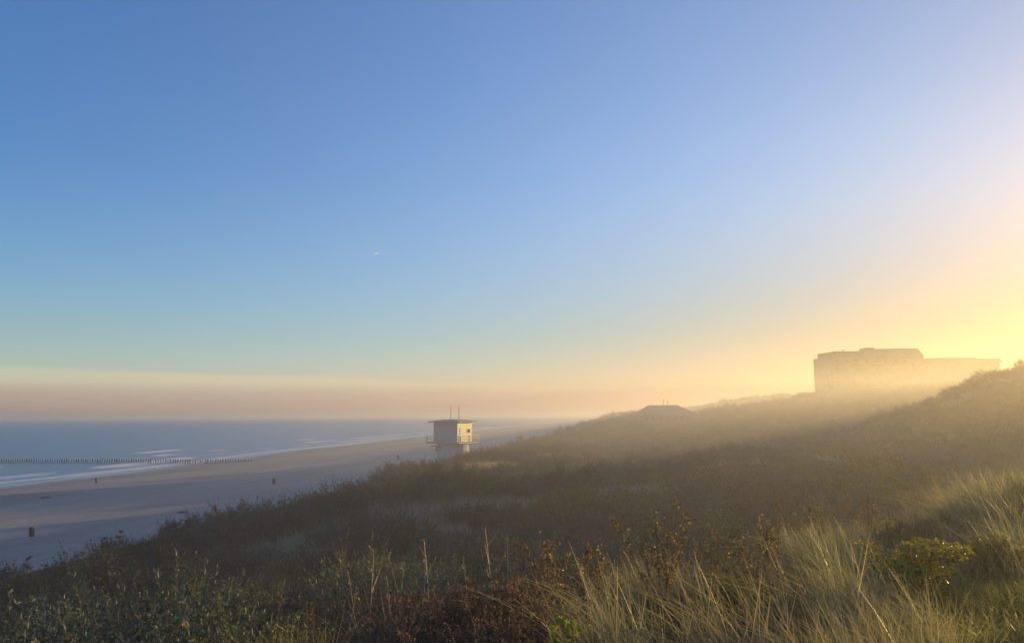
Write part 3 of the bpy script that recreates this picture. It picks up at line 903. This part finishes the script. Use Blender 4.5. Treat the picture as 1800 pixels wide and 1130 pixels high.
def umbel_plant(seed, h=.75, n_st=40, rad=.44):
    """clump of flowering stems with flat yellow heads"""
    g = np.random.default_rng(seed)
    pl = Plant()
    th = g.random(n_st) * 6.283; rr = rad * np.sqrt(g.random(n_st))
    top = np.stack([rr * np.cos(th), rr * np.sin(th), h * g.uniform(.62, 1.0, n_st)], 1)
    base = top * np.array([.3, .3, 0]) + np.array([0, 0, -.08])
    P = bez(base, base * .5 + top * .5 + np.array([0, 0, .08]), top, 6)
    pl.tubes('stem', M_TGREEN, P, .006, .003, g)
    n = n_st * 16
    si = np.repeat(np.arange(n_st), 16); t = g.uniform(.15, .9, n) * 5; s_ = np.clip(t.astype(int), 0, 4); f_ = (t - s_)[:, None]
    pos = P[si, s_] * (1 - f_) + P[si, s_ + 1] * f_
    ls = g.uniform(.05, .11, n)
    pl.leaves('foliage', M_TGREEN, pos, unit(g.normal(0, 1, (n, 3)) + np.array([0, 0, .4])), unit(np.array([0, 0, 1.]) + g.normal(0, .5, (n, 3))), ls, ls * .38, g, .2)
    m = 70
    si = np.repeat(np.arange(n_st), m)
    off = g.normal(0, 1, (n_st * m, 3)) * np.array([.055, .055, .016])
    pl.leaves('flower_head', M_TANSY, top[si] + off, unit(g.normal(0, 1, (n_st * m, 3)) * np.array([1, 1, .4])), unit(np.array([0, 0, 1.]) + g.normal(0, .35, (n_st * m, 3))), g.uniform(.026, .046, n_st * m), .03, g)
    return pl

def put_thing(name, label, cat, parts, x, y, sc=1.0, rz=0.0, group=None, tint=None, sink=.0, tilt=(0, 0)):
    t = thing(name, label, cat, (x, y, hz(x, y) - sink), rz, group)
    t.scale = (sc, sc, sc)
    t.rotation_euler[0], t.rotation_euler[1] = tilt
    for nm, me in parts:
        o = link(nm, me, t)
        if tint is not None:
            o['tint'] = float(tint)
    return t

def scatter_stuff(name, label, cat, protos, pts, rot, scl, idx, tint):
    """many copies of small plants as ONE object (geometry nodes)"""
    lib = bpy.data.collections.new(name + '_kit')
    for k, me in enumerate(protos):
        o = bpy.data.objects.new('%s_kit_%02d' % (name, k), me)
        lib.objects.link(o)
    me = bpy.data.meshes.new(name)
    me.vertices.add(len(pts)); me.vertices.foreach_set('co', np.asarray(pts, np.float32).ravel())
    for nm, arr, ty in (('rotz', rot, 'FLOAT'), ('scl', scl, 'FLOAT'), ('pick', idx, 'INT'), ('tint', tint, 'FLOAT')):
        a = me.attributes.new(nm, ty, 'POINT'); a.data.foreach_set('value', np.asarray(arr, np.int32 if ty == 'INT' else np.float32))
    o = link(name, me, kind='stuff', label=label, category=cat)
    ng = bpy.data.node_groups.new(name + '_scatter', 'GeometryNodeTree')
    ng.interface.new_socket('Geometry', in_out='INPUT', socket_type='NodeSocketGeometry')
    ng.interface.new_socket('Geometry', in_out='OUTPUT', socket_type='NodeSocketGeometry')
    nn, ll = ng.nodes, ng.links
    gi, go = nn.new('NodeGroupInput'), nn.new('NodeGroupOutput')
    ci = nn.new('GeometryNodeCollectionInfo'); ci.inputs['Collection'].default_value = lib
    ci.inputs['Separate Children'].default_value = True; ci.inputs['Reset Children'].default_value = True
    ip = nn.new('GeometryNodeInstanceOnPoints'); ip.inputs['Pick Instance'].default_value = True
    def attr(nm, ty):
        a = nn.new('GeometryNodeInputNamedAttribute'); a.data_type = ty; a.inputs['Name'].default_value = nm
        return a.outputs['Attribute']
    cx = nn.new('ShaderNodeCombineXYZ'); ll.new(attr('rotz', 'FLOAT'), cx.inputs[2])
    er = nn.new('FunctionNodeEulerToRotation'); ll.new(cx.outputs[0], er.inputs[0])
    ll.new(gi.outputs[0], ip.inputs['Points']); ll.new(ci.outputs[0], ip.inputs['Instance'])
    ll.new(attr('pick', 'INT'), ip.inputs['Instance Index']); ll.new(er.outputs[0], ip.inputs['Rotation']); ll.new(attr('scl', 'FLOAT'), ip.inputs['Scale'])
    ll.new(ip.outputs[0], go.inputs[0])
    md = o.modifiers.new('scatter', 'NODES'); md.node_group = ng
    return o

# ---- prototypes
P_BUCK = [shrub(100 + k, M_BUCK, 1.45 + .1 * k, 1.15 + .14 * k, 30) for k in range(4)]
P_RUST = [shrub(120 + k, M_RUST, 1.30, 1.0 + .12 * k, 28, lv=16, ll=.075, lw=.040, spiky=.6) for k in range(3)]
P_OLIVE = [shrub(140 + k, M_OLIVE, 1.40, 1.05 + .12 * k, 28, lv=18, ll=.085, lw=.042, spiky=.5) for k in range(3)]
KINDS = {
    'buck': ('sea_buckthorn', [p_.part_meshes() for p_ in P_BUCK], [p_.one_mesh('buckthorn') for p_ in P_BUCK]),
    'rust': ('rose_shrub', [p_.part_meshes() for p_ in P_RUST], [p_.one_mesh('rose') for p_ in P_RUST]),
    'olive': ('privet_shrub', [p_.part_meshes() for p_ in P_OLIVE], [p_.one_mesh('privet') for p_ in P_OLIVE]),
}
T_FINE = [tuft(200 + k, M_MARRAM, 120, (.45, .95), .0065) for k in range(4)]
T_TALL = [tuft(210 + k, M_MARRAM, 95, (.6, 1.15), .0072, .11, .42, .75, 6) for k in range(3)]
T_COARSE = [tuft(220 + k, M_SILVER, 46, (.5, .95), .022, .26, .4, .5, 3) for k in range(3)]
T_TURF = [tuft(230 + k, M_TURF, 70, (.06, .20), .008, .10, .8, .6, 3) for k in range(3)]
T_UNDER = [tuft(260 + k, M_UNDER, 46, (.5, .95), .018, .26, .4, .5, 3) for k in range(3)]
T_BROWN = [tuft(240 + k, M_STRAW, 60, (.3, .75), .012, .22, .4, .35, 3) for k in range(3)]
T_FAR = [tuft(250 + k, M_SILVER, 34, (.5, 1.0), .05, .38, .4, .5, 2) for k in range(2)]

def cam_frame(X, Y):
    l_ = X * CY + Y * SY
    d_ = -X * SY + Y * CY
    return l_, d_, 900 + l_ / np.maximum(d_, .1) * 1340
def knoll_s(X, Y):
    l_, d_, _ = cam_frame(X, Y)
    return (l_ + 5) * (-.625) + (d_ - 5) * .78

def ell(X, Y, x, y, a, b):
    return ((X - x) / a) ** 2 + ((Y - y) / b) ** 2 < 1
def in_belt(X, Y):
    """belt of pale marram grass across the near slope"""
    t = np.clip(((X + 16) * 14 + (Y - 36) * 28) / (14 ** 2 + 28 ** 2), 0, 1)
    dx, dy = X - (-16 + 14 * t), Y - (36 + 28 * t)
    w = 2.7 + 5.2 * fbm(X / 4., Y / 4., 301, 3)
    return np.hypot(dx, dy) < w
def straw_patch(X, Y):
    return ell(X, Y, -14.5, 112, 3.6, 6) | ell(X, Y, -15.5, 92, 3.4, 6) | ell(X, Y, -17, 82, 2.0, 3.5)
def pick_kind(X, Y, g):
    if ell(X, Y, -10.5, 26.5, 4.2, 4.5) or ell(X, Y, -3, 48, 3.5, 4) or ell(X, Y, -25, 64, 3, 14):
        return 'olive' if g.random() < .85 else 'buck'
    if ell(X, Y, -17, 30, 4, 5) or ell(X, Y, -20, 45, 4.5, 8) or ell(X, Y, -18, 84, 5, 9):
        return 'rust' if g.random() < .8 else 'buck'
    v = vnoise(X / 6.0, Y / 6.0, 311) + vnoise(X / 2.5, Y / 2.5, 312) * .5 + g.normal(0, .12)
    return 'rust' if v > (.34 if Y < 26 else .26) else ('olive' if v < -.18 else 'buck')

def jitter_grid(d0, d1, sp, g, c0=-160, c1=1960):
    """plan positions with spacing sp between depths d0 and d1 inside the view wedge"""
    lim = d1 * .9
    a = np.arange(-lim, lim, sp); b = np.arange(d0, d1, sp)
    A, B = np.meshgrid(a, b)
    A = A + g.uniform(-.42, .42, A.shape) * sp + (np.arange(len(b))[:, None] % 2) * sp * .5
    B = B + g.uniform(-.42, .42, B.shape) * sp
    A, B = A.ravel(), B.ravel()
    px = 900 + A / np.maximum(B, .1) * 1340
    k = (px > c0) & (px < c1) & (B > .5)
    A, B = A[k], B[k]
    return A * CY - B * SY, A * SY + B * CY

g = np.random.default_rng(77)
NAMEL = {'buck': ('grey-green sea buckthorn shrub in the dense scrub below the grassy knoll', 'shrub', 'sea buckthorn shrubs on the near slope'),
         'rust': ('rust-brown rose shrub in the dense scrub below the grassy knoll', 'shrub', 'rust-brown shrubs on the near slope'),
         'olive': ('olive-green privet shrub in the dense scrub below the grassy knoll', 'shrub', 'olive-green shrubs on the near slope')}
# ---- shrubs of the near slope, one by one (nearest 280)
X, Y = jitter_grid(9, 62, 2.45, g)
_, D, _ = cam_frame(X, Y)
keep = (knoll_s(X, Y) > 3.2) & (X > -27.5) & ~in_belt(X, Y) & (vnoise(X / 3.0, Y / 3.0, 362) > -.36)
X, Y, D = X[keep], Y[keep], D[keep]
o_ = np.argsort(D)
X, Y, D = X[o_], Y[o_], D[o_]
NEAR = 280
for x, y in zip(X[:NEAR], Y[:NEAR]):
    kd = pick_kind(x, y, g)
    nm, pm, _m = KINDS[kd]
    sc = (.62 + 1.05 * float(np.clip(vnoise(x / 4.2, y / 4.2, 360) + .5, 0, 1)) ** 1.5) * g.uniform(.85, 1.15) * (.62 if x < -21 else 1)
    sc = min(sc, 1.5 if x > -6 else 1.2) * (.8 if x < -8 and y < 22 else 1)
    lab, cat, grp = NAMEL[kd]
    l_, d_, px_ = cam_frame(x, y)
    if x < -20.5:
        zone = 'on the seaward crest ' + ('at the left edge' if px_ < 120 else 'above the near beach bin' if px_ < 300 else 'between the beach bins')
    elif px_ < 230:
        zone = 'at the left edge, ' + ('lowest on the slope' if d_ < 17 else 'halfway to the crest')
    elif px_ < 520:
        zone = ('just behind the nearest olive bush' if d_ < 17 else 'left of the bright olive patch' if d_ < 25 else 'below the seaward crest, left of the watch hut')
    elif px_ < 830:
        zone = ('directly behind the crimson thicket' if d_ < 19 else 'round the bright olive patch' if d_ < 30 else 'on the near side of the pale marram belt')
    elif px_ < 1150:
        zone = ('behind the tallest brown-leaved shoot' if d_ < 25 else 'in the dark hollow right below the pale marram belt' if d_ < 38 else 'in the scrub on the right of the pale marram belt')
    elif px_ < 1450:
        zone = ('behind the broad reddish leafy shoot' if d_ < 26 else 'low in the dark hollow right of centre' if d_ < 40 else 'on the far side of the hollow right of centre')
    else:
        zone = ('just behind the sunlit mound' if d_ < 32 else 'halfway from sunlit mound to hill' if d_ < 44 else 'at the foot of the right-hand hill') + (', towards the middle' if px_ < 1640 else ', by the right edge')
    lab = {'buck': 'grey-green sea buckthorn', 'rust': 'rust-brown rose shrub', 'olive': 'olive-green privet shrub'}[kd] + ' ' + zone
    put_thing(nm, lab, cat, pm[g.integers(len(pm))], x, y, sc, g.random() * 6.28, grp, 0.0 if (kd == 'olive' and ell(x, y, -10.5, 26.5, 4.2, 4.5)) else np.clip((.08 if g.random() < .62 else .85) + .8 * vnoise(x / 4.5, y / 4.5, 371) + g.normal(0, .12), 0, 1), .12)
DCUT = float(D[min(NEAR, len(D)) - 1])
# ---- the scrub beyond, one mass
bx_, by_ = [X[NEAR:]], [Y[NEAR:]]
for c0_, c1_ in ((1960, 2900), (-900, -160)):
    a, b = jitter_grid(14, 62, 2.45, g, c0_, c1_)
    k_ = knoll_s(a, b) > 3.2
    bx_.append(a[k_]); by_.append(b[k_])
for d0, d1, sp in ((62, 130, 2.75), (130, 260, 3.6), (260, 480, 5.2), (480, 1300, 10)):
    a, b = jitter_grid(d0, d1, sp, g, -400, 2500)
    bx_.append(a); by_.append(b)
X, Y = np.concatenate(bx_), np.concatenate(by_)
keep = (X > -28 + 3 * fbm(X / 20., Y / 20., 320, 2)) & ~in_belt(X, Y) & ~straw_patch(X, Y) & (X < 330)
keep &= ~((np.hypot(X - pxc, Y - pyc) < 9))
hl, hd = (X - hxc) * CY + (Y - hyc) * SY, -(X - hxc) * SY + (Y - hyc) * CY
keep &= ~((hl > -19) & (hl < 52) & (hd > -4) & (hd < 20))
pale = vnoise(X / 9., Y / 9., 330) + .6 * vnoise(X / 3., Y / 3., 331)
keep &= ~((pale > .17) & (g.random(len(X)) < .85))
X, Y = X[keep], Y[keep]
_, D, _ = cam_frame(X, Y)
protos = KINDS['buck'][2] + KINDS['rust'][2] + KINDS['olive'][2]
off = {'buck': (0, 4), 'rust': (4, 3), 'olive': (7, 3)}
pick = np.array([off[k][0] + g.integers(off[k][1]) for k in (pick_kind(x, y, g) for x, y in zip(X, Y))])
sc = (.62 + 1.05 * np.clip(vnoise(X / 5.0, Y / 5.0, 361) + .5, 0, 1) ** 1.5) * g.uniform(.85, 1.15, len(X)) * np.interp(D, [40, 130, 260, 480, 1300], [.9, .95, 1.25, 1.9, 4.0]) * np.where(X < -21, .68, 1)
scatter_stuff('dune_scrub', 'dense mass of hazy scrub covering the far dunes', 'scrub', protos,
              np.stack([X, Y, height(X, Y) - .15 * sc], 1), g.random(len(X)) * 6.28, sc, pick, np.clip(np.where(g.random(len(X)) < .68, .05, .85) + 1.2 * vnoise(X / 7., Y / 7., 372) + g.normal(0, .12, len(X)), 0, 1))
# ---- marram of the pale belt, the straw patches and the gaps between shrubs
X, Y = jitter_grid(30, 130, .62, g)
mb, mp_ = in_belt(X, Y), straw_patch(X, Y)
pale = vnoise(X / 9., Y / 9., 330) + .6 * vnoise(X / 3., Y / 3., 331)
gap = (pale > .17) & (X > -20) & (g.random(len(X)) < .36)
keep = mb | mp_ | gap
tint = np.where(mp_, .95, np.where(mb, g.uniform(0, .45, len(X)), g.uniform(.5, 1.0, len(X))))
X, Y, tint = X[keep], Y[keep], tint[keep]
_, D, _ = cam_frame(X, Y)
pick = np.where(D < 75, g.integers(0, 3, len(X)), 3 + g.integers(0, 2, len(X)))
scatter_stuff('marram_grass', 'pale marram grass in a belt across the middle slope', 'grass', [t.one_mesh('marram') for t in T_COARSE + T_FAR],
              np.stack([X, Y, height(X, Y)], 1), g.normal(0, .5, len(X)), g.uniform(.45, 1.3, len(X)), pick, tint)
# ---- dry undergrowth below the near shrubs
X, Y = jitter_grid(8, 48, .75, g)
keep = (knoll_s(X, Y) > 1.2) & (X > -28.5) & ~in_belt(X, Y)
X, Y = X[keep], Y[keep]
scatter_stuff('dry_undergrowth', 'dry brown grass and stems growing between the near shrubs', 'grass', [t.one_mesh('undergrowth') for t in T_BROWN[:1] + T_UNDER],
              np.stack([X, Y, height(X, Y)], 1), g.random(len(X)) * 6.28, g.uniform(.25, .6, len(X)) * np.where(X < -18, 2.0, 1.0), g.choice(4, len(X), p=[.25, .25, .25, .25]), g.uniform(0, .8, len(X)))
# ---- grass of the knoll in front
X, Y = jitter_grid(3.2, 24, .235, g, -160, 1815)
l_, d_, px = cam_frame(X, Y)
s_ = knoll_s(X, Y)
dens = np.clip(sstep(820, 1250, px) + .12, 0, 1) * sstep(2.2, .2, s_)
trail = sstep(1560, 1640, px + (d_ - 6) * 60) * sstep(8.6, 7.6, d_)      # short turf at the right
keep = (g.random(len(X)) < dens * .64 * (1 - trail * .97) * sstep(-.22, .22, vnoise(X / .9, Y / .9, 340) + .5 * vnoise(X / .35, Y / .35, 342)))
Xg, Yg = X[keep], Y[keep]
pk = g.choice(5, len(Xg), p=[.24, .24, .2, .2, .12])
scatter_stuff('knoll_grass', 'long grey-green dune grass on the sunlit knoll in front', 'grass',
              [t.one_mesh('dune_grass') for t in T_FINE] + [T_BROWN[0].one_mesh('dry_grass')],
              np.stack([Xg, Yg, height(Xg, Yg)], 1), g.normal(0, .6, len(Xg)), g.uniform(.30, .80, len(Xg)) * (.75 + .9 * np.clip(vnoise(Xg / 1.3, Yg / 1.3, 346) + .4, 0, 1)), pk, np.clip(.15 + 1.0 * vnoise(Xg / 1.7, Yg / 1.7, 347) + g.normal(0, .2, len(Xg)), 0, 1))
X, Y = jitter_grid(1.2, 20, .14, g, -160, 6000)
l_, d_, px = cam_frame(X, Y)
trail = np.maximum(sstep(1520, 1640, px + (d_ - 6) * 60) * sstep(9.5, 8.0, d_), sstep(1800, 1830, px))
keep = (g.random(len(X)) < np.maximum(trail, .25 * sstep(900, 1200, px)) * .75 * sstep(-.35, .2, vnoise(X / .5, Y / .5, 348))) & (knoll_s(X, Y) < 1.5)
X, Y = X[keep], Y[keep]
scatter_stuff('short_turf', 'short green turf of the trodden patch at lower right', 'grass', [t.one_mesh('turf') for t in T_TURF],
              np.stack([X, Y, height(X, Y)], 1), g.random(len(X)) * 6.28, g.uniform(.6, 1.25, len(X)), g.integers(0, 3, len(X)), g.uniform(0, .6, len(X)))

H_ = [shrub(460 + k, [M_OLIVE, M_TGREEN, M_STRAW][k], .30, .34, 9, 6, 12, .036, .017, .9) for k in range(3)]
X, Y = jitter_grid(5.6, 20, .42, g)
l_, d_, px = cam_frame(X, Y)
keep = (g.random(len(X)) < .24 * sstep(860, 1150, px) * (1 - .55 * sstep(1520, 1600, px + (d_ - 6) * 60) * sstep(9.5, 8.0, d_))) & (knoll_s(X, Y) < 1.0) & (vnoise(X / 1.6, Y / 1.6, 345) > -.05)
X, Y = X[keep], Y[keep]
scatter_stuff('knoll_herbs', 'low green and brown herbs growing among the knoll grass', 'herbs', [h_.one_mesh('herb') for h_ in H_],
              np.stack([X, Y, height(X, Y) - .02], 1), g.random(len(X)) * 6.28, g.uniform(.5, 1.05, len(X)), g.choice(3, len(X), p=[.4, .3, .3]), g.uniform(0, .7, len(X)))
# ---- big tufts of marram in front, each a thing
tall = [t.part_meshes() for t in T_TALL]
TL = [(1480, 5.6, 1.0, 'large arching pale marram tuft at the bottom edge, right of the bright green sprig'),
      (1360, 5.4, .85, 'arching marram tuft at the bottom edge, in front of the yellow rose shoots'),
      (1560, 6.3, .8, 'upright marram tuft just left of the yellow flowering clump'),
      (1235, 5.6, .8, 'straw-coloured marram tuft at the bottom edge below the reddish shoots'),
      (1060, 5.7, .6, 'short straw-coloured grass tuft right beside the bright green sprig'),
      (1470, 8.6, 1.0, 'tall marram tuft in the middle of the knoll, behind the arching tufts'),
      (1380, 7.3, .75, 'slender marram tuft beside the low orange-leaved shoots'),
      (1540, 10.5, .95, 'wind-bent marram tuft on the left shoulder of the sunlit mound'),
      (1660, 12.0, 1.1, 'glinting marram tuft at the left end of the sunlit mound crest'),
      (1740, 11.6, 1.1, 'glinting marram tuft near the right end of the sunlit mound crest'),
      (1615, 5.5, .7, 'low sprawling marram tuft in front of the yellow flowering clump')]
for k, (px, d, sc, lab) in enumerate(TL):
    x, y = at(px, d)
    put_thing('marram_tuft', lab, 'grass tuft', tall[k % 3], x, y, sc * .86, g.normal(0, .4), 'large marram tufts on the knoll', g.uniform(.1, .6))
# ---- yellow flowering clumps
U = [umbel_plant(400 + k).part_meshes() for k in range(2)]
for px, d, sc, u, lab in ((1585, 6.6, .84, 0, 'bright yellow flowering clump on the right of the knoll'),
                          (1722, 8.4, .62, 1, 'pale yellow-green flowering clump behind the turf at far right'),
                          (1262, 7.6, .5, 1, 'small yellow-green flowering clump at the foot of the bare-stemmed shoots')):
    x, y = at(px, d)
    put_thing('flowering_clump', lab, 'flower clump', U[u], x, y, sc, g.random() * 6, 'yellow flowering clumps', 0.0 if u == 0 else .3)
# ---- leafy saplings in autumn colours
S = [sapling(420 + k, M_SAP, 1.25).part_meshes() for k in range(3)] + [sapling(430, M_CRIM, 1.0, 9, 120, .048, .026, .3).part_meshes()]
for px, d, sc, u, tint, lab in ((962, 7.6, .80, 0, .0, 'tallest brown-leaved shoot rising in front of the dark scrub'),
                                (1035, 7.0, .64, 1, .25, 'bushy brown-leaved shoot just above the bright green sprig'),
                                (1150, 9.2, .92, 2, .2, 'broad reddish-brown leafy shoot in the centre of the knoll edge'),
                                (1335, 9.6, .78, 1, .15, 'wide orange-brown leafy shoot left of the tall marram'),
                                (1295, 7.4, .55, 0, .1, 'low orange-leaved shoot with bare red stems'),
                                (1240, 11.5, .85, 2, .5, 'sparse pale-leaved shoot behind the broad reddish one'),
                                (1405, 13.0, .9, 0, .5, 'thin greenish leafy shoot on the far edge of the knoll'),
                                (1510, 15.0, .9, 1, .5, 'pale leafy shoot just left of the sunlit mound crest')):
    x, y = at(px, d)
    put_thing('leafy_shoot', lab, 'sapling', S[u], x, y, sc, g.random() * 6, 'autumn shoots along the knoll edge', tint)
# ---- crimson thicket at the bottom centre
TH = [shrub(450 + k, M_CRIM, .55, .75, 16, 10, 13, .036, .021, 1.0).part_meshes() for k in range(2)]
cr = [(640, 6.6, .8), (700, 6.2, .95), (755, 6.8, 1.0), (805, 6.1, .95), (850, 6.7, 1.05), (900, 6.0, .95), (735, 5.6, .8), (860, 5.5, .8), (945, 6.6, .9), (590, 6.9, .75), (680, 7.4, .9), (790, 7.7, 1.0), (920, 7.8, .95)]
ORD = ['first', 'second', 'third', 'fourth', 'fifth', 'sixth', 'seventh', 'eighth', 'ninth', 'tenth', 'eleventh', 'twelfth', 'thirteenth', 'fourteenth']
cr.sort()
for k, (px, d, sc) in enumerate(cr):
    x, y = at(px, d)
    put_thing('crimson_rose', ORD[k] + ' crimson-brown rose bush from the left in the bottom-centre thicket', 'shrub', TH[k % 2], x, y, sc * .68, g.random() * 6, 'crimson-brown thicket in front', g.uniform(0, .5), .05)
cs = [(600, 6.4, .8), (665, 6.8, .95), (725, 6.5, 1.0), (775, 6.9, .9), (830, 6.4, .95), (880, 6.9, 1.0), (925, 6.3, .85)]
for k, (px, d, sc) in enumerate(cs):
    x, y = at(px, d)
    put_thing('rusty_shoot', ORD[k] + ' upright rusty leafy shoot from the left rising out of the crimson thicket', 'sapling', S[3], x, y, sc * .74, k * 1.7, 'rusty shoots in the thicket', .2)
# ---- nearest olive shrubs at the bottom left
for px, d, sc, k, lab in ((440, 9.2, .62, 0, 'nearest olive-green privet bush at the bottom edge, left of the crimson thicket'),
                          (545, 8.2, .55, 1, 'small olive-brown privet bush touching the left end of the crimson thicket'),
                          (330, 10.5, .55, 2, 'low olive privet bush at the bottom edge, farthest left of the near ones')):
    x, y = at(px, d)
    put_thing('privet_bush', lab, 'shrub', KINDS['olive'][1][k], x, y, sc, k * 2.1, None, .3, .1)
# ---- bare pale stalks standing above the thicket
B = [stalk(470 + k, 1.0, False, 3, M_PALE, .0085).part_meshes() for k in range(4)]
for k, (px, d, h_) in enumerate(sorted([(510, 7.4, .85), (535, 7.6, .8), (565, 6.6, .7), (622, 7.0, 1.0), (640, 7.2, 1.05), (655, 6.9, 1.15), (712, 7.3, 1.12), (722, 7.1, 1.05), (762, 7.4, 1.15), (700, 7.5, .95), (745, 6.8, .95), (825, 7.6, .95), (868, 7.4, 1.1), (890, 7.2, 1.0)])):
    x, y = at(px, d)
    put_thing('bare_stalk', ORD[k] + ' bare pale stalk from the left above the crimson thicket', 'stalk', B[k % 4], x, y, h_, k * 1.3, 'bare stalks above the thicket', .0)
# ---- bright green sprig
pl = Plant(); gg = np.random.default_rng(500)
P_ = bez(np.array([[0, 0, -.1], [0, 0, -.1], [.02, 0, -.1]]), np.array([[.02, 0, .2], [-.03, .02, .18], [.04, 0, .2]]), np.array([[.0, 0, .43], [-.07, .02, .36], [.07, .02, .37]]), 6)
pl.tubes('stem', M_TGREEN, P_, .006, .003, gg, 4)
n_ = 60
pos = P_[gg.integers(0, 3, n_), gg.integers(3, 6, n_)]
ls = gg.uniform(.04, .08, n_)
pl.leaves('foliage', M_SPRIG, pos, unit(gg.normal(0, 1, (n_, 3)) * np.array([1, 1, .5]) + np.array([0, -.3, .1])), unit(np.array([0, -.5, 1.]) + gg.normal(0, .4, (n_, 3))), ls, ls * .72, gg, .3)
x, y = at(983, 5.15)
put_thing('green_sprig', 'bright yellow-green leafy sprig at the bottom edge in the centre', 'sprig', pl.part_meshes(), x, y, 1.0, 0, None, .0)
# ---- dry flower stalks with dark heads along the seaward crest
K = [stalk(520 + k, 1.0, True, 4).part_meshes() for k in range(5)]
ys = np.concatenate([np.arange(9, 40, .46), np.arange(40, 66, 1.5)])
for k, y in enumerate(ys):
    x = -24.2 + g.normal(0, 1.3) - .3 * fbm(y / 6., 0., 350, 2)
    put_thing('seed_stalk', 'dry flower stalk with dark seed heads on the seaward crest of the dune', 'stalk', K[k % 5], x, float(y), g.uniform(.9, 1.55), k * 2.4, 'dry seed stalks along the seaward crest', .3)
# ---- bare tree on the slope of the right-hand hill
g2 = np.random.default_rng(610)
pl = Plant()
tr = bez(np.array([[0, 0, -.3], [.1, 0, -.3], [-.1, 0, -.3]]), np.array([[.2, 0, 1.2], [.5, .3, 1.0], [-.6, .1, 1.1]]), np.array([[.1, .1, 3.2], [1.5, .4, 3.3], [-1.4, -.2, 3.0]]), 8)
pl.tubes('trunk', M_TWIG, tr, .11, .03, g2, 6)
k = 60
p0 = tr[g2.integers(0, 3, k), g2.integers(3, 8, k)]
dd = unit(g2.normal(0, 1, (k, 3)) * np.array([1, 1, .5]) + np.array([0, 0, .7])) * g2.uniform(.6, 1.5, (k, 1))
br = bez(p0, p0 + dd * .5 + np.array([0, 0, .1]), p0 + dd, 5)
pl.tubes('crown', M_TWIG, br, .025, .008, g2)
k2 = 380
p1 = br[g2.integers(0, k, k2), g2.integers(1, 5, k2)]
d2 = unit(g2.normal(0, 1, (k2, 3)) + np.array([0, 0, .5])) * g2.uniform(.2, .6, (k2, 1))
b2 = bez(p1, p1 + d2 * .5, p1 + d2, 4)
pl.tubes('crown', M_TWIG, b2, .010, .005, g2)
n_ = 1500
pos = b2[g2.integers(0, k2, n_), g2.integers(1, 4, n_)]
pl.leaves('crown', M_OLIVE, pos, unit(g2.normal(0, 1, (n_, 3))), unit(g2.normal(0, 1, (n_, 3))), .09, .04, g2)
x, y = at(1722, 78)
put_thing('bare_tree', 'thin half-bare tree in golden haze below the right-hand hill', 'tree', pl.part_meshes(), x, y, 1.15, 0, None, .3)
